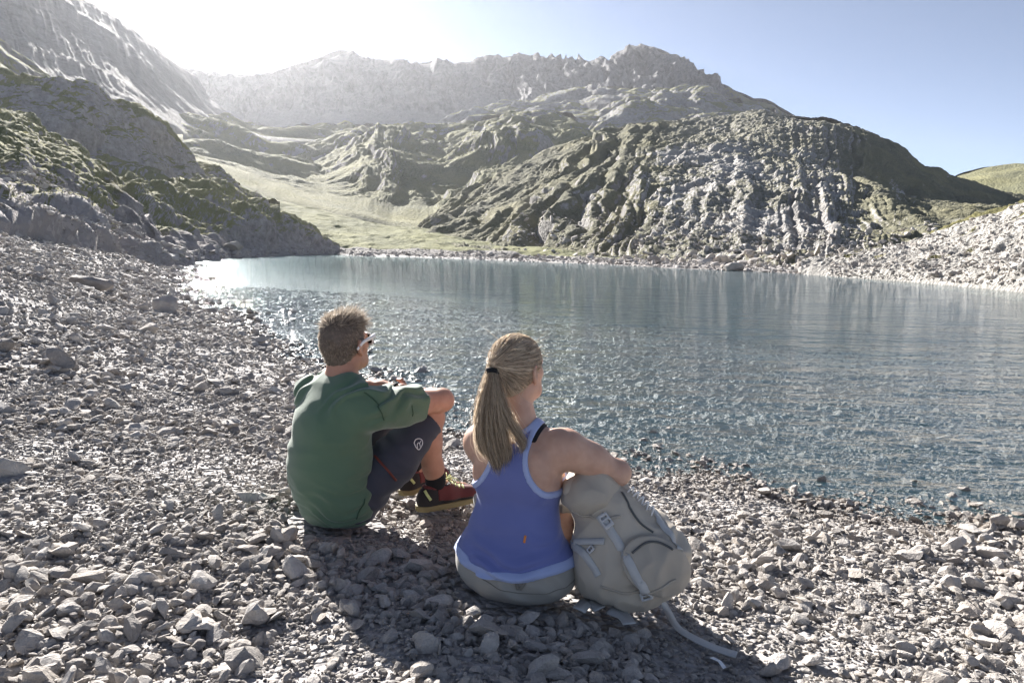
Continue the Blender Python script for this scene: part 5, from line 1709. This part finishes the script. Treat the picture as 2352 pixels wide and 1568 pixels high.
def buckle(px, py, ang, w, h):
    c = march(pall, px, py, 1.4, 3.2)
    nrm = grad(pall, c[None])[0]
    e = at_range(px + 10 * math.cos(ang), py + 10 * math.sin(ang), np.hypot(c[0], c[1])) - c
    e -= nrm * (e @ nrm); e /= np.linalg.norm(e)
    s = np.cross(nrm, e)
    M = np.stack([s, e, nrm], 1)
    F = Field().box(c + nrm * 0.005, V3(w, h, 0.0045), M, 0.002)
    H = Field().box(c + nrm * 0.005 + e * h * 0.25, V3(w * 0.62, h * 0.28, 0.02), M, 0.002)
    H.box(c + nrm * 0.005 - e * h * 0.45, V3(w * 0.62, h * 0.16, 0.02), M, 0.002, 0.0005)
    return part("buckle", lambda p: np.maximum(F(p), -H(p)), c - 0.05, c + 0.05, 0.003, BUCK, pack)
buckle(1392, 1196, 1.0, 0.016, 0.024)
buckle(1484, 1366, 1.2, 0.018, 0.014)
buckle(1358, 1262, 2.2, 0.010, 0.012)
# loose webbing: from the lower buckle down to the stones and out to the right
def ground_pt(px, py, up=0.03):
    p = at_z(px, py, PKP[2])
    for _ in range(4): p = at_z(px, py, ground_at(p[0], p[1]) + up)
    return p
b0 = march(pall, 1486, 1362, 1.4, 3.2)
tail = [b0 + V3(0, -0.006, 0), ground_pt(1512, 1368, 0.09), ground_pt(1532, 1400, 0.045)] + [ground_pt(a, b, 0.032) for a, b in ((1556, 1440), (1600, 1468), (1650, 1490), (1692, 1503))]
S = spline(tail, 40)
v, f = tube(S, 0, flat=(0.0125, 0.0013, V3(0.1, -0.35, 1.0)))
new_mesh("loose_strap", v, f, WEB, pack)
S2 = spline([march(pall, 1366, 1300, 1.4, 3.2), ground_pt(1384, 1345, 0.07), ground_pt(1388, 1378, 0.04)], 14)
v, f = tube(S2, 0.003)
new_mesh("cord", v, f, GLW, pack)
tabs = []
for pts in ([(1330, 1400), (1352, 1380), (1378, 1398)], [(1400, 1398), (1430, 1412), (1446, 1432)]):
    S = spline([ground_pt(a, b, 0.045) for a, b in pts], 10)
    v, f = tube(S, 0, flat=(0.020, 0.0016, V3(0, -0.5, 1)))
    new_mesh("hip_tab", v, f, WEB, pack)
# compression cord and clips on the far edge
cords = []
for k in range(5):
    a = (1445 + 12 * k, 1122 + 10 * k); b = (1462 + 11 * k, 1118 + 13 * k)
    A, Bp = march(pall, a[0] - 4, a[1] + 8, 1.4, 3.4), march(pall, b[0] - 10, b[1] + 14, 1.4, 3.4)
    if A is None or Bp is None: continue
    cords.append(tube(spline([A, (A + Bp) / 2 + V3(0.01, -0.005, 0.022), Bp], 8), 0.0028))
if cords:
    v, f = join(cords); new_mesh("cord", v, f, GLW, pack)
for c in pack.children: c.matrix_parent_inverse = Matrix.Translation(pack.location).inverted()
print("pack", time.time() - T0)

# a small pale scrap of paper among the stones in the shade
def scrap():
    c = ground_pt(1652, 1522, 0.035)
    v = [c + V3(*q) for q in ((-0.022, 0.018, 0.004), (-0.010, 0.020, 0.006), (0.014, -0.018, 0.0), (0.004, -0.022, -0.002), (-0.004, 0.0, 0.005), (0.006, 0.002, 0.006))]
    v = np.array(v); v2 = v - V3(0, 0, 0.0008)
    V = np.concatenate([v, v2])
    top = [(0, 4, 5, 1), (4, 3, 2, 5)]
    F = top + [tuple(i + 6 for i in q[::-1]) for q in top] + [(0, 1, 7, 6), (1, 5, 11, 7), (5, 2, 8, 11), (2, 3, 9, 8), (3, 4, 10, 9), (4, 0, 6, 10)]
    o = new_mesh("paper_scrap", V, F, WHITE, smooth=False)
    tag(o, "small white scrap of paper lying among the shaded stones under the loose strap's end", "paper scrap")
scrap()
# ------------------------------------------------------------------ lay the stones
def lay():
    pos, rot, scl, idx, s = stone_field()
    spots = [(MX, MY, 0.20), (WX, WY, 0.20), (PKP[0], PKP[1], 0.17), (AN[1][0], AN[1][1], 0.09), (AN[0][0], AN[0][1], 0.09), (PKP[0] + 0.06, PKP[1], 0.15)]
    low = ~clear_of(pos, spots)                      # pressed flat under those who sit on them
    pos[low, 2] -= 0.55 * s[low]
    named_xy = []
    for (px, py, size, sh, rt, fl, lab) in NAMED + BOULDERS:
        p = at_z(px, py, 0.25)
        for _ in range(6): p = at_z(px, py, ground_at(p[0], p[1]) + size * 0.1)
        named_xy.append((p[0], p[1], size * 0.5))
        o = put_stone("boulder" if size > 0.3 else "stone", PROTO[sh], (p[0], p[1], p[2] + size * 0.08), rt, (size, size, size * fl), lab,
                  None, "boulder" if size > 0.3 else "stone")
    k = clear_of(pos, named_xy)
    pos, rot, scl, idx, s = pos[k], rot[k], scl[k], idx[k], s[k]
    px, py, w = project(pos)
    vis = (px > 20) & (px < 2330) & (py > 620) & (py < 1545) & (pos[:, 2] > 0.03)
    blocked = np.zeros(len(pos), bool)
    for (x0, x1, y0, y1) in ((640, 1060, 700, 1215), (1045, 1450, 770, 1390), (1285, 1580, 1090, 1400)):
        blocked |= (px > x0) & (px < x1) & (py > y0) & (py < y1)
    size_px = np.where(vis & ~blocked, s / w, 0)
    order = np.argsort(-size_px)[:300]
    for i in order:
        if px[i] > 1580: lb, gp = "palm-sized loose stone in the sunny shingle right of the backpack", "loose stones right of the backpack"
        elif py[i] > 1215 and px[i] > 640: lb, gp = "palm-sized loose stone in the shingle in front of the sitting pair", "loose stones in front of the pair"
        elif px[i] < 640: lb, gp = "palm-sized loose stone in the shingle left of the man", "loose stones left of the man"
        else: lb, gp = "palm-sized loose stone in the shingle between the pair and the water", "loose stones towards the water"
        put_stone("stone", PROTO[idx[i]], pos[i] + V3(0, 0, 0.06 * s[i]), rot[i], scl[i], lb, gp)
    rest = np.ones(len(pos), bool); rest[order] = False
    gravel_object("gravel", pos[rest], rot[rest], scl[rest], idx[rest], PROTO)
    print("stones", len(pos), time.time() - T0)
lay()
rubble()
